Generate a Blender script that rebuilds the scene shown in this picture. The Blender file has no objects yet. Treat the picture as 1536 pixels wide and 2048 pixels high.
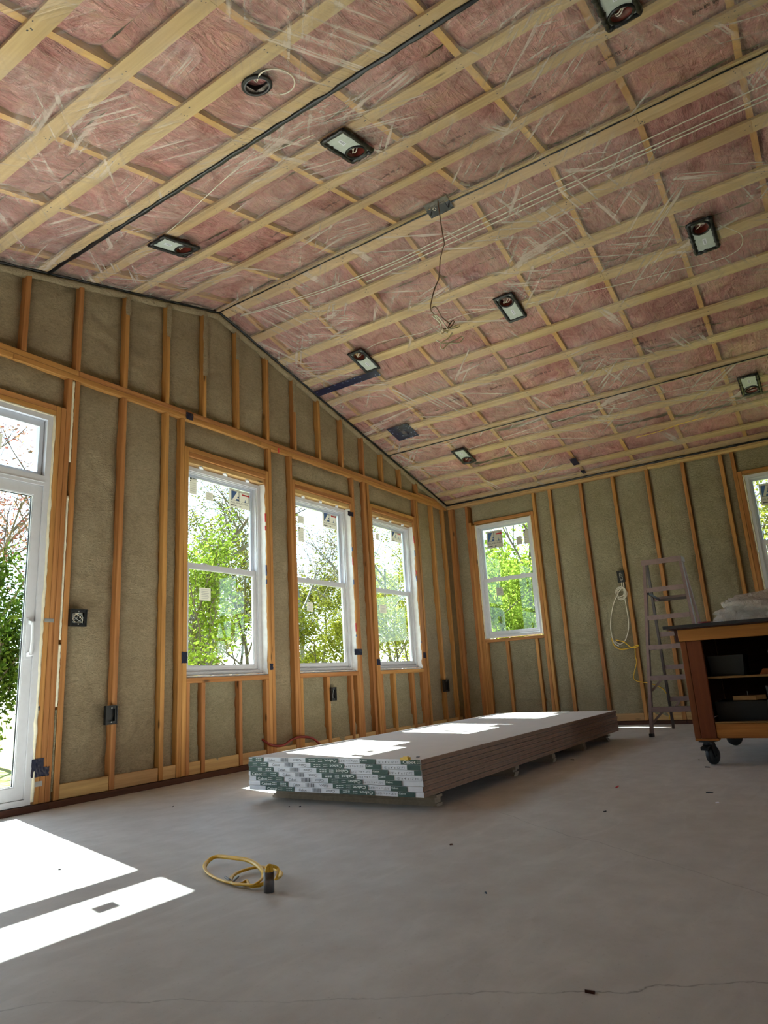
import bpy, math, random
from mathutils import Vector, Matrix, noise
import numpy as np
random.seed(7)
SC = bpy.context.scene
COL = SC.collection
PI = math.pi

# ------------------------------------------------------------------ camera
CAM_H = 0.6668
F_PX = 1361.27
RIGHT = Vector((0.55463096, -0.83006361, -0.05812835))
DOWN = Vector((0.16737488, 0.17972045, -0.96937413))
FWD = Vector((0.81508904, 0.52791568, 0.23861033))
cd = bpy.data.cameras.new('camera')
cam = bpy.data.objects.new('camera', cd)
COL.objects.link(cam)
cd.sensor_fit = 'HORIZONTAL'
cd.sensor_width = 36.0
cd.lens = 36.0 * F_PX / 1536.0
cd.clip_start = 0.02
cd.clip_end = 300
m = Matrix.Identity(4)
for i in range(3):
    m[i][0] = RIGHT[i]
    m[i][1] = -DOWN[i]
    m[i][2] = -FWD[i]
m[2][3] = CAM_H
cam.matrix_world = m
SC.camera = cam

# ------------------------------------------------------------------ light
SUN_AZ, SUN_EL = math.radians(74.4), math.radians(45.0)
SUN_POWER = 55.0
SKY_POWER = 0.52
EXPOSURE = 0.42
w = bpy.data.worlds.new('sky')
SC.world = w
w.use_nodes = True
nt = w.node_tree
nt.nodes.clear()
sky = nt.nodes.new('ShaderNodeTexSky')
sky.sky_type = 'NISHITA'
sky.sun_disc = False
sky.sun_elevation = SUN_EL
sky.sun_rotation = PI / 2 - SUN_AZ
sky.altitude = 100
sky.air_density = 1.0
sky.dust_density = 0.6
sky.ozone_density = 1.0
bg = nt.nodes.new('ShaderNodeBackground')
bg.inputs['Strength'].default_value = SKY_POWER
wo = nt.nodes.new('ShaderNodeOutputWorld')
hs = nt.nodes.new('ShaderNodeHueSaturation')
hs.inputs['Saturation'].default_value = 0.62
nt.links.new(sky.outputs[0], hs.inputs['Color'])
nt.links.new(hs.outputs[0], bg.inputs[0])
nt.links.new(bg.outputs[0], wo.inputs[0])
sd = bpy.data.lights.new('sun', 'SUN')
sd.energy = SUN_POWER
sd.color = (1.0, 0.95, 0.89)
sd.angle = math.radians(0.6)
sun = bpy.data.objects.new('sun', sd)
COL.objects.link(sun)
sdir = Vector((math.cos(SUN_EL) * math.cos(SUN_AZ), math.cos(SUN_EL) * math.sin(SUN_AZ), math.sin(SUN_EL)))
sun.rotation_euler = sdir.to_track_quat('Z', 'Y').to_euler()
sun.location = sdir * 30
vs = SC.view_settings
vs.view_transform = 'Standard'
vs.look = 'None'
vs.gamma = 1
vs.use_curve_mapping = False
vs.exposure = EXPOSURE

# ------------------------------------------------------------------ room measures (metres)
YG = 4.350           # inside face of the gable wall studs
XE = 8.344           # inside face of the far eave wall studs
XR, ZR, EZ = 4.06, 4.12, 3.01
SL = (ZR - EZ) / (XE - XR)
XL = 2 * XR - XE     # near eave wall
YB = -6.2            # wall behind the camera
PITCH = 0.4064
XS0 = 2.269          # a gable stud centre
def ceil_z(x):
    return ZR - SL * abs(x - XR)

# ------------------------------------------------------------------ helpers
def lin(c):
    return tuple((v / 255.0 / 12.92) if v <= 10 else (((v / 255.0) + 0.055) / 1.055) ** 2.4 for v in c)

def tag(o, label=None, cat=None, group=None, kind=None):
    if label: o['label'] = label
    if cat: o['category'] = cat
    if group: o['group'] = group
    if kind: o['kind'] = kind
    return o

def empty(name, loc=(0, 0, 0), rz=0.0, parent=None):
    o = bpy.data.objects.new(name, None)
    o.empty_display_size = 0.1
    COL.objects.link(o)
    o.location = loc
    o.rotation_euler = (0, 0, rz)
    adopt(o, parent)
    return o

def mesh_obj(name, verts, faces, mat, parent=None, smooth=False, loc=None):
    me = bpy.data.meshes.new(name)
    me.from_pydata([tuple(v) for v in verts], [], faces)
    me.update()
    if smooth:
        me.polygons.foreach_set('use_smooth', [True] * len(me.polygons))
    if mat: me.materials.append(mat)
    o = bpy.data.objects.new(name, me)
    COL.objects.link(o)
    if loc: o.location = loc
    adopt(o, parent)
    return o

def adopt(o, parent):
    '''parent o while its coordinates stay world coordinates'''
    if parent:
        o.parent = parent
        o.matrix_parent_inverse = parent.matrix_basis.inverted()
    return o

class MB:
    def __init__(s):
        s.v = []; s.f = []
    def box(s, x0, x1, y0, y1, z0, z1):
        b = len(s.v)
        s.v += [(x0, y0, z0), (x1, y0, z0), (x1, y1, z0), (x0, y1, z0), (x0, y0, z1), (x1, y0, z1), (x1, y1, z1), (x0, y1, z1)]
        s.f += [tuple(b + i for i in q) for q in ((0, 3, 2, 1), (4, 5, 6, 7), (0, 1, 5, 4), (1, 2, 6, 5), (2, 3, 7, 6), (3, 0, 4, 7))]
        return s
    def hexa(s, pts):
        b = len(s.v)
        s.v += [tuple(p) for p in pts]
        s.f += [tuple(b + i for i in q) for q in ((0, 3, 2, 1), (4, 5, 6, 7), (0, 1, 5, 4), (1, 2, 6, 5), (2, 3, 7, 6), (3, 0, 4, 7))]
        return s
    def beam(s, a, b, wx, wy, up=(0, 0, 1)):
        a = Vector(a); b = Vector(b)
        d = (b - a).normalized()
        u = Vector(up)
        if abs(d.dot(u)) > 0.95: u = Vector((0, 1, 0))
        x = d.cross(u).normalized(); y = x.cross(d).normalized()
        x = x * wx / 2; y = y * wy / 2
        return s.hexa([a - x - y, a + x - y, a + x + y, a - x + y, b - x - y, b + x - y, b + x + y, b - x + y])
    def tube(s, pts, r, n=6, closed=False, flat=1.0):
        pts = [Vector(p) for p in pts]
        rr = r if isinstance(r, (list, tuple)) else [r] * len(pts)
        base = len(s.v)
        prev = None
        for i, p in enumerate(pts):
            if closed:
                d = pts[(i + 1) % len(pts)] - pts[i - 1]
            else:
                d = pts[min(i + 1, len(pts) - 1)] - pts[max(i - 1, 0)]
            d = d.normalized() if d.length > 1e-9 else Vector((0, 0, 1))
            if prev is None:
                t = Vector((0, 0, 1)) if abs(d.z) < 0.9 else Vector((1, 0, 0))
                x = d.cross(t).normalized()
            else:
                x = (prev - d * prev.dot(d))
                x = x.normalized() if x.length > 1e-6 else d.orthogonal().normalized()
            prev = x
            y = d.cross(x)
            for k in range(n):
                a = 2 * PI * k / n
                s.v.append(tuple(p + x * (rr[i] * math.cos(a)) + y * (rr[i] * flat * math.sin(a))))
        L = len(pts)
        for i in range(L if closed else L - 1):
            j = (i + 1) % L
            for k in range(n):
                l = (k + 1) % n
                s.f.append((base + i * n + k, base + i * n + l, base + j * n + l, base + j * n + k))
        if not closed:
            s.f.append(tuple(base + k for k in range(n))[::-1])
            s.f.append(tuple(base + (L - 1) * n + k for k in range(n)))
        return s
    def cyl(s, c, axis, r, h, n=20, r2=None):
        c = Vector(c); ax = Vector(axis).normalized()
        return s.tube([c - ax * h / 2, c + ax * h / 2], [r, r if r2 is None else r2], n)
    def lathe(s, prof, n=24, M=None):
        base = len(s.v)
        for (r, z) in prof:
            for k in range(n):
                a = 2 * PI * k / n
                p = Vector((r * math.cos(a), r * math.sin(a), z))
                s.v.append(tuple(M @ p if M else p))
        for i in range(len(prof) - 1):
            for k in range(n):
                l = (k + 1) % n
                s.f.append((base + i * n + k, base + i * n + l, base + (i + 1) * n + l, base + (i + 1) * n + k))
        return s
    def xf(s, M):
        s.v = [tuple(M @ Vector(v)) for v in s.v]
        return s
    def build(s, name, mat, parent=None, smooth=False, centre=True):
        if not centre: return mesh_obj(name, s.v, s.f, mat, parent, smooth)
        a = np.array(s.v)
        c = (a.min(0) + a.max(0)) / 2
        return mesh_obj(name, (a - c).tolist(), s.f, mat, parent, smooth, loc=tuple(c))

def box(name, x0, x1, y0, y1, z0, z1, mat, parent=None):
    """box with its own origin, so that object texture coordinates and ids differ from piece to piece"""
    c = ((x0 + x1) / 2, (y0 + y1) / 2, (z0 + z1) / 2)
    a, b, d = (x1 - x0) / 2, (y1 - y0) / 2, (z1 - z0) / 2
    return MB_box_local(name, a, b, d, c, mat, parent)

def MB_box_local(name, a, b, d, c, mat, parent):
    e = min(0.0025, a * .2, b * .2, d * .2)
    # box with small chamfers: 24 verts
    vs_ = []
    fs_ = []
    idx = {}
    for sx in (-1, 1):
        for sy in (-1, 1):
            for sz in (-1, 1):
                for k in range(3):
                    p = [sx * a, sy * b, sz * d]
                    for q in range(3):
                        if q != k: p[q] -= (sx, sy, sz)[q] * e
                    idx[(sx, sy, sz, k)] = len(vs_)
                    vs_.append(tuple(p))
    def fc(l): fs_.append(tuple(idx[i] for i in l))
    for s_ in (-1, 1):
        q = [(-1, -1), (1, -1), (1, 1), (-1, 1)]
        if s_ < 0: q = q[::-1]
        fc([(s_, u, v, 0) for u, v in q])
        fc([(v, s_, u, 1) for u, v in q])
        fc([(u, v, s_, 2) for u, v in q])
    for s1 in (-1, 1):
        for s2 in (-1, 1):
            fl = s1 * s2 > 0
            for l in ([(s1, s2, -1, 0), (s1, s2, -1, 1), (s1, s2, 1, 1), (s1, s2, 1, 0)],
                      [(-1, s1, s2, 1), (-1, s1, s2, 2), (1, s1, s2, 2), (1, s1, s2, 1)],
                      [(s2, -1, s1, 2), (s2, -1, s1, 0), (s2, 1, s1, 0), (s2, 1, s1, 2)]):
                fc(l if fl else l[::-1])
            for s3 in (-1, 1):
                l = [(s1, s2, s3, 0), (s1, s2, s3, 1), (s1, s2, s3, 2)]
                fc(l if s1 * s2 * s3 > 0 else l[::-1])
    return mesh_obj(name, vs_, fs_, mat, parent, loc=c)

def fbm(x, y, z=0.0, o=3):
    v = 0; a = 1; t = 0
    for i in range(o):
        v += a * noise.noise((x, y, z)); t += a
        x *= 2.1; y *= 2.1; z *= 2.1; a *= .5
    return v / t

# ------------------------------------------------------------------ materials
class NT:
    def __init__(s, name):
        s.m = bpy.data.materials.new(name)
        s.m.use_nodes = True
        s.t = s.m.node_tree
        s.t.nodes.clear()
        s.out = s.t.nodes.new('ShaderNodeOutputMaterial')
    def n(s, typ, **kw):
        nd = s.t.nodes.new('ShaderNode' + typ)
        for k, v in kw.items():
            if k.startswith('_'):
                setattr(nd, k[1:], v)
            else:
                key = int(k[1:]) if k[0] == 'i' and k[1:].isdigit() else k.replace('__', ' ')
                s.set(nd.inputs[key], v)
        return nd
    def set(s, inp, v):
        if isinstance(v, bpy.types.NodeSocket):
            s.t.links.new(v, inp)
        elif isinstance(v, bpy.types.Node):
            s.t.links.new(v.outputs[0], inp)
        else:
            if isinstance(v, tuple) and len(v) == 3 and inp.type == 'RGBA': v = v + (1,)
            inp.default_value = v
    def coord(s, out='Object', scale=(1, 1, 1), loc=None):
        tc = s.n('TexCoord')
        mp = s.n('Mapping')
        s.t.links.new(tc.outputs[out], mp.inputs['Vector'])
        mp.inputs['Scale'].default_value = scale
        if loc is not None: s.set(mp.inputs['Location'], loc)
        return mp.outputs[0]
    def rnd(s):
        return s.n('ObjectInfo').outputs['Random']
    def rvec(s, k=40.0):
        r = s.rnd()
        c = s.n('CombineXYZ')
        for i, f_ in enumerate((k, k * 1.7, k * .6)):
            mm = s.n('Math', _operation='MULTIPLY', i0=r, i1=f_)
            s.t.links.new(mm.outputs[0], c.inputs[i])
        return c.outputs[0]
    def noise(s, vec, scale, detail=3, rough=.55, dist=0.0):
        return s.n('TexNoise', Vector=vec, Scale=scale, Detail=detail, Roughness=rough, Distortion=dist)
    def ramp(s, fac, stops, interp='LINEAR'):
        r = s.n('ValToRGB')
        s.set(r.inputs[0], fac)
        r.color_ramp.interpolation = interp
        el = r.color_ramp.elements
        while len(el) < len(stops): el.new(.5)
        for e, (p, c) in zip(el, stops):
            e.position = p
            e.color = tuple(c) + (1,) if len(c) == 3 else c
        return r.outputs[0]
    def mix(s, fac, a, b, mode='MIX'):
        n = s.n('Mix', _data_type='RGBA', _blend_type=mode)
        s.set(n.inputs[0], fac); s.set(n.inputs[6], a); s.set(n.inputs[7], b)
        return n.outputs[2]
    def math(s, op, a, b=0.0, clamp=False):
        n = s.n('Math', _operation=op, i0=a, i1=b)
        n.use_clamp = clamp
        return n.outputs[0]
    def bump(s, h, strength=.3, dist=.01):
        return s.n('Bump', Height=h, Strength=strength, Distance=dist).outputs[0]
    def pbr(s, color, rough=.6, normal=None, metal=0.0, spec=.5, **kw):
        b = s.n('BsdfPrincipled')
        s.set(b.inputs['Base Color'], color)
        s.set(b.inputs['Roughness'], rough)
        s.set(b.inputs['Metallic'], metal)
        s.set(b.inputs['Specular IOR Level'], spec)
        if normal is not None: s.set(b.inputs['Normal'], normal)
        for k, v in kw.items(): s.set(b.inputs[k.replace('__', ' ')], v)
        s.t.links.new(b.outputs[0], s.out.inputs[0])
        return s.m

MATS = {}
def plain(name, rgb, rough=.5, metal=0.0, spec=.5, var=.12, bump=.0, scale=30):
    if name in MATS: return MATS[name]
    t = NT(name)
    c = lin(rgb)
    v = t.coord('Object')
    n = t.noise(v, scale, 3)
    col = t.ramp(n.outputs[0], [(.3, tuple(x * (1 - var) for x in c)), (.7, tuple(min(1, x * (1 + var)) for x in c))])
    MATS[name] = t.pbr(col, rough, t.bump(n.outputs[0], bump, .002) if bump else None, metal, spec)
    return MATS[name]

def wood(name, dark, light, axis, knots=True, tint=.25, rough=.65):
    if name in MATS: return MATS[name]
    t = NT(name)
    sc = [26, 26, 26]; sc[axis] = 1.1
    v = t.coord('Object', tuple(sc), t.rvec(60))
    g = t.noise(v, 1.0, 5, .6, .6)
    fine = t.noise(v, 4.0, 3, .6)
    col = t.ramp(g.outputs[0], [(.28, lin(dark)), (.5, lin([(a + b) / 2 for a, b in zip(dark, light)])), (.72, lin(light))])
    col = t.mix(t.math('MULTIPLY', fine.outputs[0], .25), col, lin([x * .75 for x in dark]))
    if knots:
        ks = [9, 9, 9]; ks[axis] = 2.6
        kv = t.coord('Object', tuple(ks), t.rvec(33))
        vo = t.n('TexVoronoi', Vector=kv, Scale=1.0, Randomness=1.0)
        kf = t.ramp(vo.outputs['Distance'], [(.05, (1, 1, 1)), (.13, (0, 0, 0))])
        sep = t.n('SeparateColor'); t.set(sep.inputs[0], vo.outputs['Color'])
        kk = t.math('MULTIPLY', kf, t.math('GREATER_THAN', sep.outputs[0], .45))
        col = t.mix(t.math('MULTIPLY', kk, .85), col, lin([x * .42 for x in dark]))
    r = t.rnd()
    hsv = t.n('HueSaturation', Color=col)
    t.set(hsv.inputs['Value'], t.math('ADD', t.math('MULTIPLY', r, tint), 1 - tint / 2))
    t.set(hsv.inputs['Hue'], t.math('ADD', t.math('MULTIPLY', r, .016), .492))
    MATS[name] = t.pbr(hsv.outputs[0], rough, t.bump(g.outputs[0], .15, .002), 0, .3)
    return MATS[name]

STUD_D, STUD_L = (150, 98, 50), (206, 150, 90)
stud_x = wood('stud wood along x', STUD_D, STUD_L, 0)
stud_y = wood('stud wood along y', STUD_D, STUD_L, 1)
stud_z = wood('stud wood upright', STUD_D, STUD_L, 2)
pale_x = wood('pale plate wood along x', (168, 130, 84), (214, 178, 124), 0)
pale_y = wood('pale plate wood along y', (168, 130, 84), (214, 178, 124), 1)
strap_y = wood('ceiling strap wood', (168, 136, 92), (206, 174, 126), 1, tint=.16)
chord_x = wood('truss chord wood', (176, 128, 70), (214, 166, 100), 0)
sill_brown = wood('treated sill wood', (64, 36, 26), (92, 56, 42), 0, knots=False)
sill_brown_y = wood('treated sill wood along y', (64, 36, 26), (92, 56, 42), 1, knots=False)
bench_y = wood('bench rail wood', (150, 92, 38), (196, 130, 62), 1)
bench_z = wood('bench leg wood', (104, 52, 22), (140, 76, 36), 2)
bench_dark = wood('bench panel wood', (52, 26, 18), (78, 40, 28), 1, knots=False)
bench_dark_x = wood('bench panel wood along x', (52, 26, 18), (78, 40, 28), 0, knots=False)
shelf_wood = wood('bench shelf wood', (120, 84, 48), (160, 118, 72), 1, knots=False)

def foam_mat(name, a, b):
    t = NT(name)
    v = t.coord('Object', (1, 1, 1), t.rvec(20))
    big = t.noise(v, 3.0, 4, .6)
    vs2 = t.coord('Object', (1, 1, 2.1), t.rvec(20))
    mid = t.noise(vs2, 30, 5, .7, 1.6)
    fine = t.noise(vs2, 90, 3, .65, .6)
    col = t.ramp(big.outputs[0], [(.3, lin(a)), (.7, lin(b))])
    col = t.mix(t.ramp(mid.outputs[0], [(.35, (.6, .6, .6)), (.6, (0, 0, 0))]), col, lin([x * .78 for x in a]))  # crevice shade painted into the low spots of the foam
    h = t.math('ADD', mid.outputs[0], t.math('MULTIPLY', fine.outputs[0], .4))
    return t.pbr(col, .75, t.bump(h, 1.0, .035), 0, .3)
foam_m = foam_mat('spray foam', (186, 165, 132), (208, 188, 154))
foam_e = foam_mat('spray foam grey green', (186, 172, 138), (207, 195, 162))
bead_m = None

def batt_mat():
    t = NT('pink fibreglass')
    v = t.coord('Object', (1, 1, 1), t.rvec(30))
    big = t.noise(v, 4.5, 5, .65, 1.4)
    st = t.noise(t.coord('Object', (3, 14, 3), t.rvec(30)), 1.6, 4, .65, 2.0)
    col = t.ramp(big.outputs[0], [(.22, lin((128, 72, 68))), (.38, lin((186, 112, 110))), (.55, lin((220, 150, 146))), (.68, lin((220, 160, 142))), (.85, lin((220, 180, 150)))])  # dark low stops paint shade into the creases of the fluff
    col = t.mix(t.ramp(st.outputs[0], [(.45, (0, 0, 0)), (.75, (.6, .6, .6))]), col, lin((222, 178, 156)))
    r = t.rnd()
    hsv = t.n('HueSaturation', Color=col)
    t.set(hsv.inputs['Value'], t.math('ADD', t.math('MULTIPLY', r, .22), .76))
    return t.pbr(hsv.outputs[0], .95, t.bump(t.math('ADD', big.outputs[0], t.math('MULTIPLY', st.outputs[0], .6)), 1.0, .09), 0, .1)
batt_m = batt_mat()

def poly_mat():
    t = NT('clear polyethylene sheet')
    geo = t.coord('Object')
    # families of fine straight wrinkles, each with its own direction and its own patches
    streak = None; hgt = None; mask = None
    for k, (ang, sc) in enumerate(((.35, (1.0, 26, 1)), (1.15, (1.2, 34, 1)), (-.75, (1.4, 30, 1)), (1.75, (1.1, 22, 1)))):
        ro = t.n('VectorRotate', _rotation_type='Z_AXIS', Vector=geo, Angle=ang)
        mp = t.n('Mapping', Vector=ro.outputs[0])
        mp.inputs['Scale'].default_value = sc
        mp.inputs['Location'].default_value = (k * 7.3, k * 3.1, 0)
        wr = t.noise(mp.outputs[0], 1.0, 3, .6, .25)
        ml = t.n('Mapping', Vector=geo); ml.inputs['Location'].default_value = (k * 11.7, k * 5.9, k)
        mk = t.ramp(t.noise(ml.outputs[0], 1.3, 2).outputs[0], [(.50, (0, 0, 0)), (.62, (1, 1, 1))])
        a = t.math('MULTIPLY', t.ramp(wr.outputs[0], [(.53, (0, 0, 0)), (.66, (1, 1, 1))]), mk)
        b = t.math('MULTIPLY', wr.outputs[0], mk)
        streak = a if streak is None else t.math('ADD', streak, a, True)
        hgt = b if hgt is None else t.math('ADD', hgt, b)
        mask = mk if mask is None else t.math('ADD', mask, mk, True)
    bm = t.bump(hgt, 1.0, .05)
    gl = t.n('BsdfGlossy', Color=(1, 1, 1), Roughness=.22, Normal=bm)
    df = t.n('BsdfDiffuse', Color=lin((240, 222, 208)))
    tr = t.n('BsdfTransparent', Color=(.965, .955, .94))
    fr = t.math('ADD', t.math('MULTIPLY', t.math('POWER', t.n('LayerWeight', Blend=.5, Normal=bm).outputs['Facing'], 4.0), .8), .05)
    f1 = t.math('ADD', t.math('ADD', t.math('MULTIPLY', streak, .32), t.math('MULTIPLY', mask, .07)), .06)  # wrinkle highlights painted in as pale diffuse streaks
    m1 = t.n('MixShader'); t.set(m1.inputs[0], f1); t.set(m1.inputs[1], tr); t.set(m1.inputs[2], df)
    m2 = t.n('MixShader'); t.set(m2.inputs[0], t.math('MULTIPLY', fr, .4)); t.set(m2.inputs[1], m1); t.set(m2.inputs[2], gl)
    t.t.links.new(m2.outputs[0], t.out.inputs[0])
    return t.m
poly_m = poly_mat()

def glass_mat():
    t = NT('window glass')
    gl = t.n('BsdfGlossy', Color=(1, 1, 1), Roughness=.01)
    tr = t.n('BsdfTransparent', Color=(.875, .962, .972))
    lw = t.math('ADD', t.math('MULTIPLY', t.math('POWER', t.n('LayerWeight', Blend=.5).outputs['Facing'], 5.0), .9), .03)
    mm = t.n('MixShader'); t.set(mm.inputs[0], lw); t.set(mm.inputs[1], tr); t.set(mm.inputs[2], gl)
    t.t.links.new(mm.outputs[0], t.out.inputs[0])
    return t.m
glass_m = glass_mat()

def floor_mat():
    t = NT('concrete slab')
    v = t.coord('Object')
    big = t.noise(v, .7, 5, .6, .3)
    mid = t.noise(v, 6, 5, .65)
    fine = t.noise(v, 70, 3, .7)
    swirl = t.noise(t.coord('Object', (1, 3, 1)), 2.2, 4, .6, 1.5)
    col = t.ramp(big.outputs[0], [(.3, lin((182, 177, 172))), (.7, lin((202, 197, 192)))])
    col = t.mix(t.ramp(mid.outputs[0], [(.35, (0, 0, 0)), (.75, (.5, .5, .5))]), col, lin((164, 157, 151)))
    col = t.mix(t.ramp(swirl.outputs[0], [(.5, (0, 0, 0)), (.8, (.45, .45, .45))]), col, lin((212, 208, 204)))
    col = t.mix(t.ramp(fine.outputs[0], [(.62, (0, 0, 0)), (.8, (.4, .4, .4))]), col, lin((120, 108, 98)))
    # two hairline cracks that wander across the slab
    sep = t.n('SeparateXYZ', Vector=v)
    wob = t.noise(v, 2.2, 6, .6)
    def crack(slope, off, amp, x0, x1):
        a = t.math('SUBTRACT', sep.outputs[0], t.math('MULTIPLY', sep.outputs[1], slope))
        a = t.math('ADD', a, t.math('MULTIPLY', t.math('SUBTRACT', wob.outputs[0], .5), amp))
        a = t.math('ABSOLUTE', t.math('SUBTRACT', a, off))
        return t.ramp(a, [(.0008, (1, 1, 1)), (.0045, (0, 0, 0))])
    c1 = crack(-.58, 1.94, .22, 0, 9)
    c2 = crack(.69, 2.196, .16, 0, 9)
    cm = t.math('MULTIPLY', t.math('ADD', c1, t.math('MULTIPLY', c2, .6), True), t.ramp(t.noise(v, 2.0, 3).outputs[0], [(.35, (.1, .1, .1)), (.6, (.75, .75, .75))]))
    col = t.mix(cm, col, lin((84, 78, 74)))
    rg = t.math('ADD', t.math('MULTIPLY', mid.outputs[0], .3), .42)
    return t.pbr(col, rg, t.bump(t.math('ADD', mid.outputs[0], t.math('MULTIPLY', fine.outputs[0], .3)), .12, .006), 0, .4)
floor_m = floor_mat()

bead_m = plain('canned foam', (228, 220, 196), .7, var=.08, bump=.5, scale=30)
vinyl = plain('white vinyl', (204, 204, 210), .35, var=.03)
vinyl_in = plain('white vinyl track', (190, 196, 210), .4, var=.03)
wrap_m = plain('white membrane flap', (226, 226, 226), .5, var=.08, bump=.4, scale=14)
black_seal = plain('black acoustic sealant', (22, 21, 24), .32, var=.3, bump=.6, scale=60)
black_pl = plain('black plastic', (15, 15, 17), .5, var=.2)
black_rub = plain('black rubber', (34, 35, 38), .55, var=.2)
steel = plain('galvanised steel', (168, 170, 168), .4, .7, var=.1)
lightbox = plain('light housing plate', (178, 184, 176), .45, .0, var=.08)
can_in = plain('light can inside', (120, 52, 44), .35, var=.3)
dark_in = plain('dark void', (10, 9, 10), .8)
wire_w = plain('white cable', (222, 212, 192), .45, var=.06)
wire_y = plain('yellow cable', (222, 176, 48), .4, var=.1)
wire_b = plain('brown cable', (112, 84, 62), .45, var=.1)
hose_r = plain('red hose', (128, 36, 26), .4, var=.1)
pvc = plain('grey conduit', (96, 94, 98), .45, var=.1)
navy = None
def navy_mat():
    t = NT('navy tape')
    v = t.coord('Object')
    vo = t.n('TexVoronoi', Vector=v, Scale=26, Randomness=.8)
    col = t.mix(t.ramp(vo.outputs['Distance'], [(.14, (1, 1, 1)), (.24, (0, 0, 0))]), lin((18, 24, 56)), lin((150, 160, 190)))
    n = t.noise(v, 40, 3)
    return t.pbr(col, .28, t.bump(n.outputs[0], .5, .006), 0, .6)
navy = navy_mat()
tape_dk = plain('dark blue tape', (20, 24, 48), .3, var=.3, bump=.5, scale=50)
gyp_top = plain('gypsum board face paper', (214, 206, 200), .75, var=.03, scale=5)
gyp_edge = plain('gypsum board edge', (150, 122, 104), .85, var=.12, scale=50)
dunnage = plain('gypsum dunnage', (160, 144, 126), .9, var=.12, scale=40, bump=.4)
tape_w = plain('end tape white', (222, 222, 230), .5, var=.04)
tape_g = plain('end tape green', (38, 70, 60), .5, var=.08)
ink = plain('black ink', (36, 36, 44), .6)
ink_g = plain('grey ink', (120, 122, 130), .6)
ink_white = plain('white ink', (226, 230, 228), .6)
poly_ink = plain('poly print ink', (52, 22, 22), .6)
ladder_m = plain('ladder mauve paint', (128, 104, 100), .5, var=.1)
ladder_d = plain('ladder dark fitting', (66, 54, 52), .5, var=.1)
laminate = plain('black laminate', (38, 38, 42), .35, var=.1)
def film(name, rgb, rough=.35):
    t = NT(name)
    n = t.noise(t.coord('Object'), 16, 5, .6, 1.2)
    bm = t.bump(n.outputs[0], 1.0, .05)
    d = t.n('BsdfDiffuse', Color=lin(rgb), Normal=bm)
    tl = t.n('BsdfTranslucent', Color=lin(rgb), Normal=bm)
    g = t.n('BsdfGlossy', Color=(1, 1, 1), Roughness=rough, Normal=bm)
    m1 = t.n('MixShader', i0=.35, i1=d, i2=tl)
    m2 = t.n('MixShader', i0=.08, i1=m1, i2=g)
    t.t.links.new(m2.outputs[0], t.out.inputs[0])
    return t.m
bag_m = film('white plastic bag', (226, 214, 206))
def paper(name, rgb):
    t = NT(name)
    d = t.n('BsdfDiffuse', Color=lin(rgb)); tl = t.n('BsdfTranslucent', Color=lin(rgb))
    t.t.links.new(t.n('MixShader', i0=.22, i1=d, i2=tl).outputs[0], t.out.inputs[0])
    return t.m
stk_beige = paper('sticker paper', (206, 202, 192))
stk_blue = plain('sticker blue', (70, 100, 150), .6, var=.05)
stk_red = plain('sticker red', (196, 44, 54), .6, var=.05)
stk_ink = plain('sticker ink', (70, 72, 78), .6)

# pixel of the photograph -> point on a wall, ceiling or floor plane
def pix_ray(px, py):
    return RIGHT * ((px - 768) / F_PX) + DOWN * ((py - 1024) / F_PX) + FWD
def on_gable(px, py, d=0.0):
    v = pix_ray(px, py); t = (YG + d) / v.y
    return Vector((0, 0, CAM_H)) + v * t
def on_eave(px, py, d=0.0):
    v = pix_ray(px, py); t = (XE + d) / v.x
    return Vector((0, 0, CAM_H)) + v * t
def on_floor(px, py, z=0.0):
    v = pix_ray(px, py); t = (z - CAM_H) / v.z
    return Vector((0, 0, CAM_H)) + v * t

# ================================================================== FLOOR
slab = MB().box(XL - .3, XE + .3, YB - .3, YG + .3, -.25, 0).build('floor', floor_m, centre=False)
tag(slab, 'grey concrete slab floor with hairline cracks', 'floor', kind='structure')

# ================================================================== WALLS
DS = 0.14            # stud depth
PL0, PL1, PL2 = 2.93, 2.972, 3.0146
Wl = tag(empty('wall_left', (XR, YG, 0)), 'open framed gable wall with three tall windows and sprayed foam bays', 'wall', kind='structure')
Wr = tag(empty('wall_right', (XE, 1, 0)), 'open framed side wall with two small windows behind the ladder', 'wall', kind='structure')

def gbox(name, x0, x1, z0, z1, mat, d0=0.0, d1=DS, par=None):
    return box(name, x0, x1, YG + d0, YG + d1, z0, z1, mat, par or Wl)
def ebox(name, y0, y1, z0, z1, mat, d0=0.0, d1=DS, par=None):
    return box(name, XE + d0, XE + d1, min(y0, y1), max(y0, y1), z0, z1, mat, par or Wr)

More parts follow.
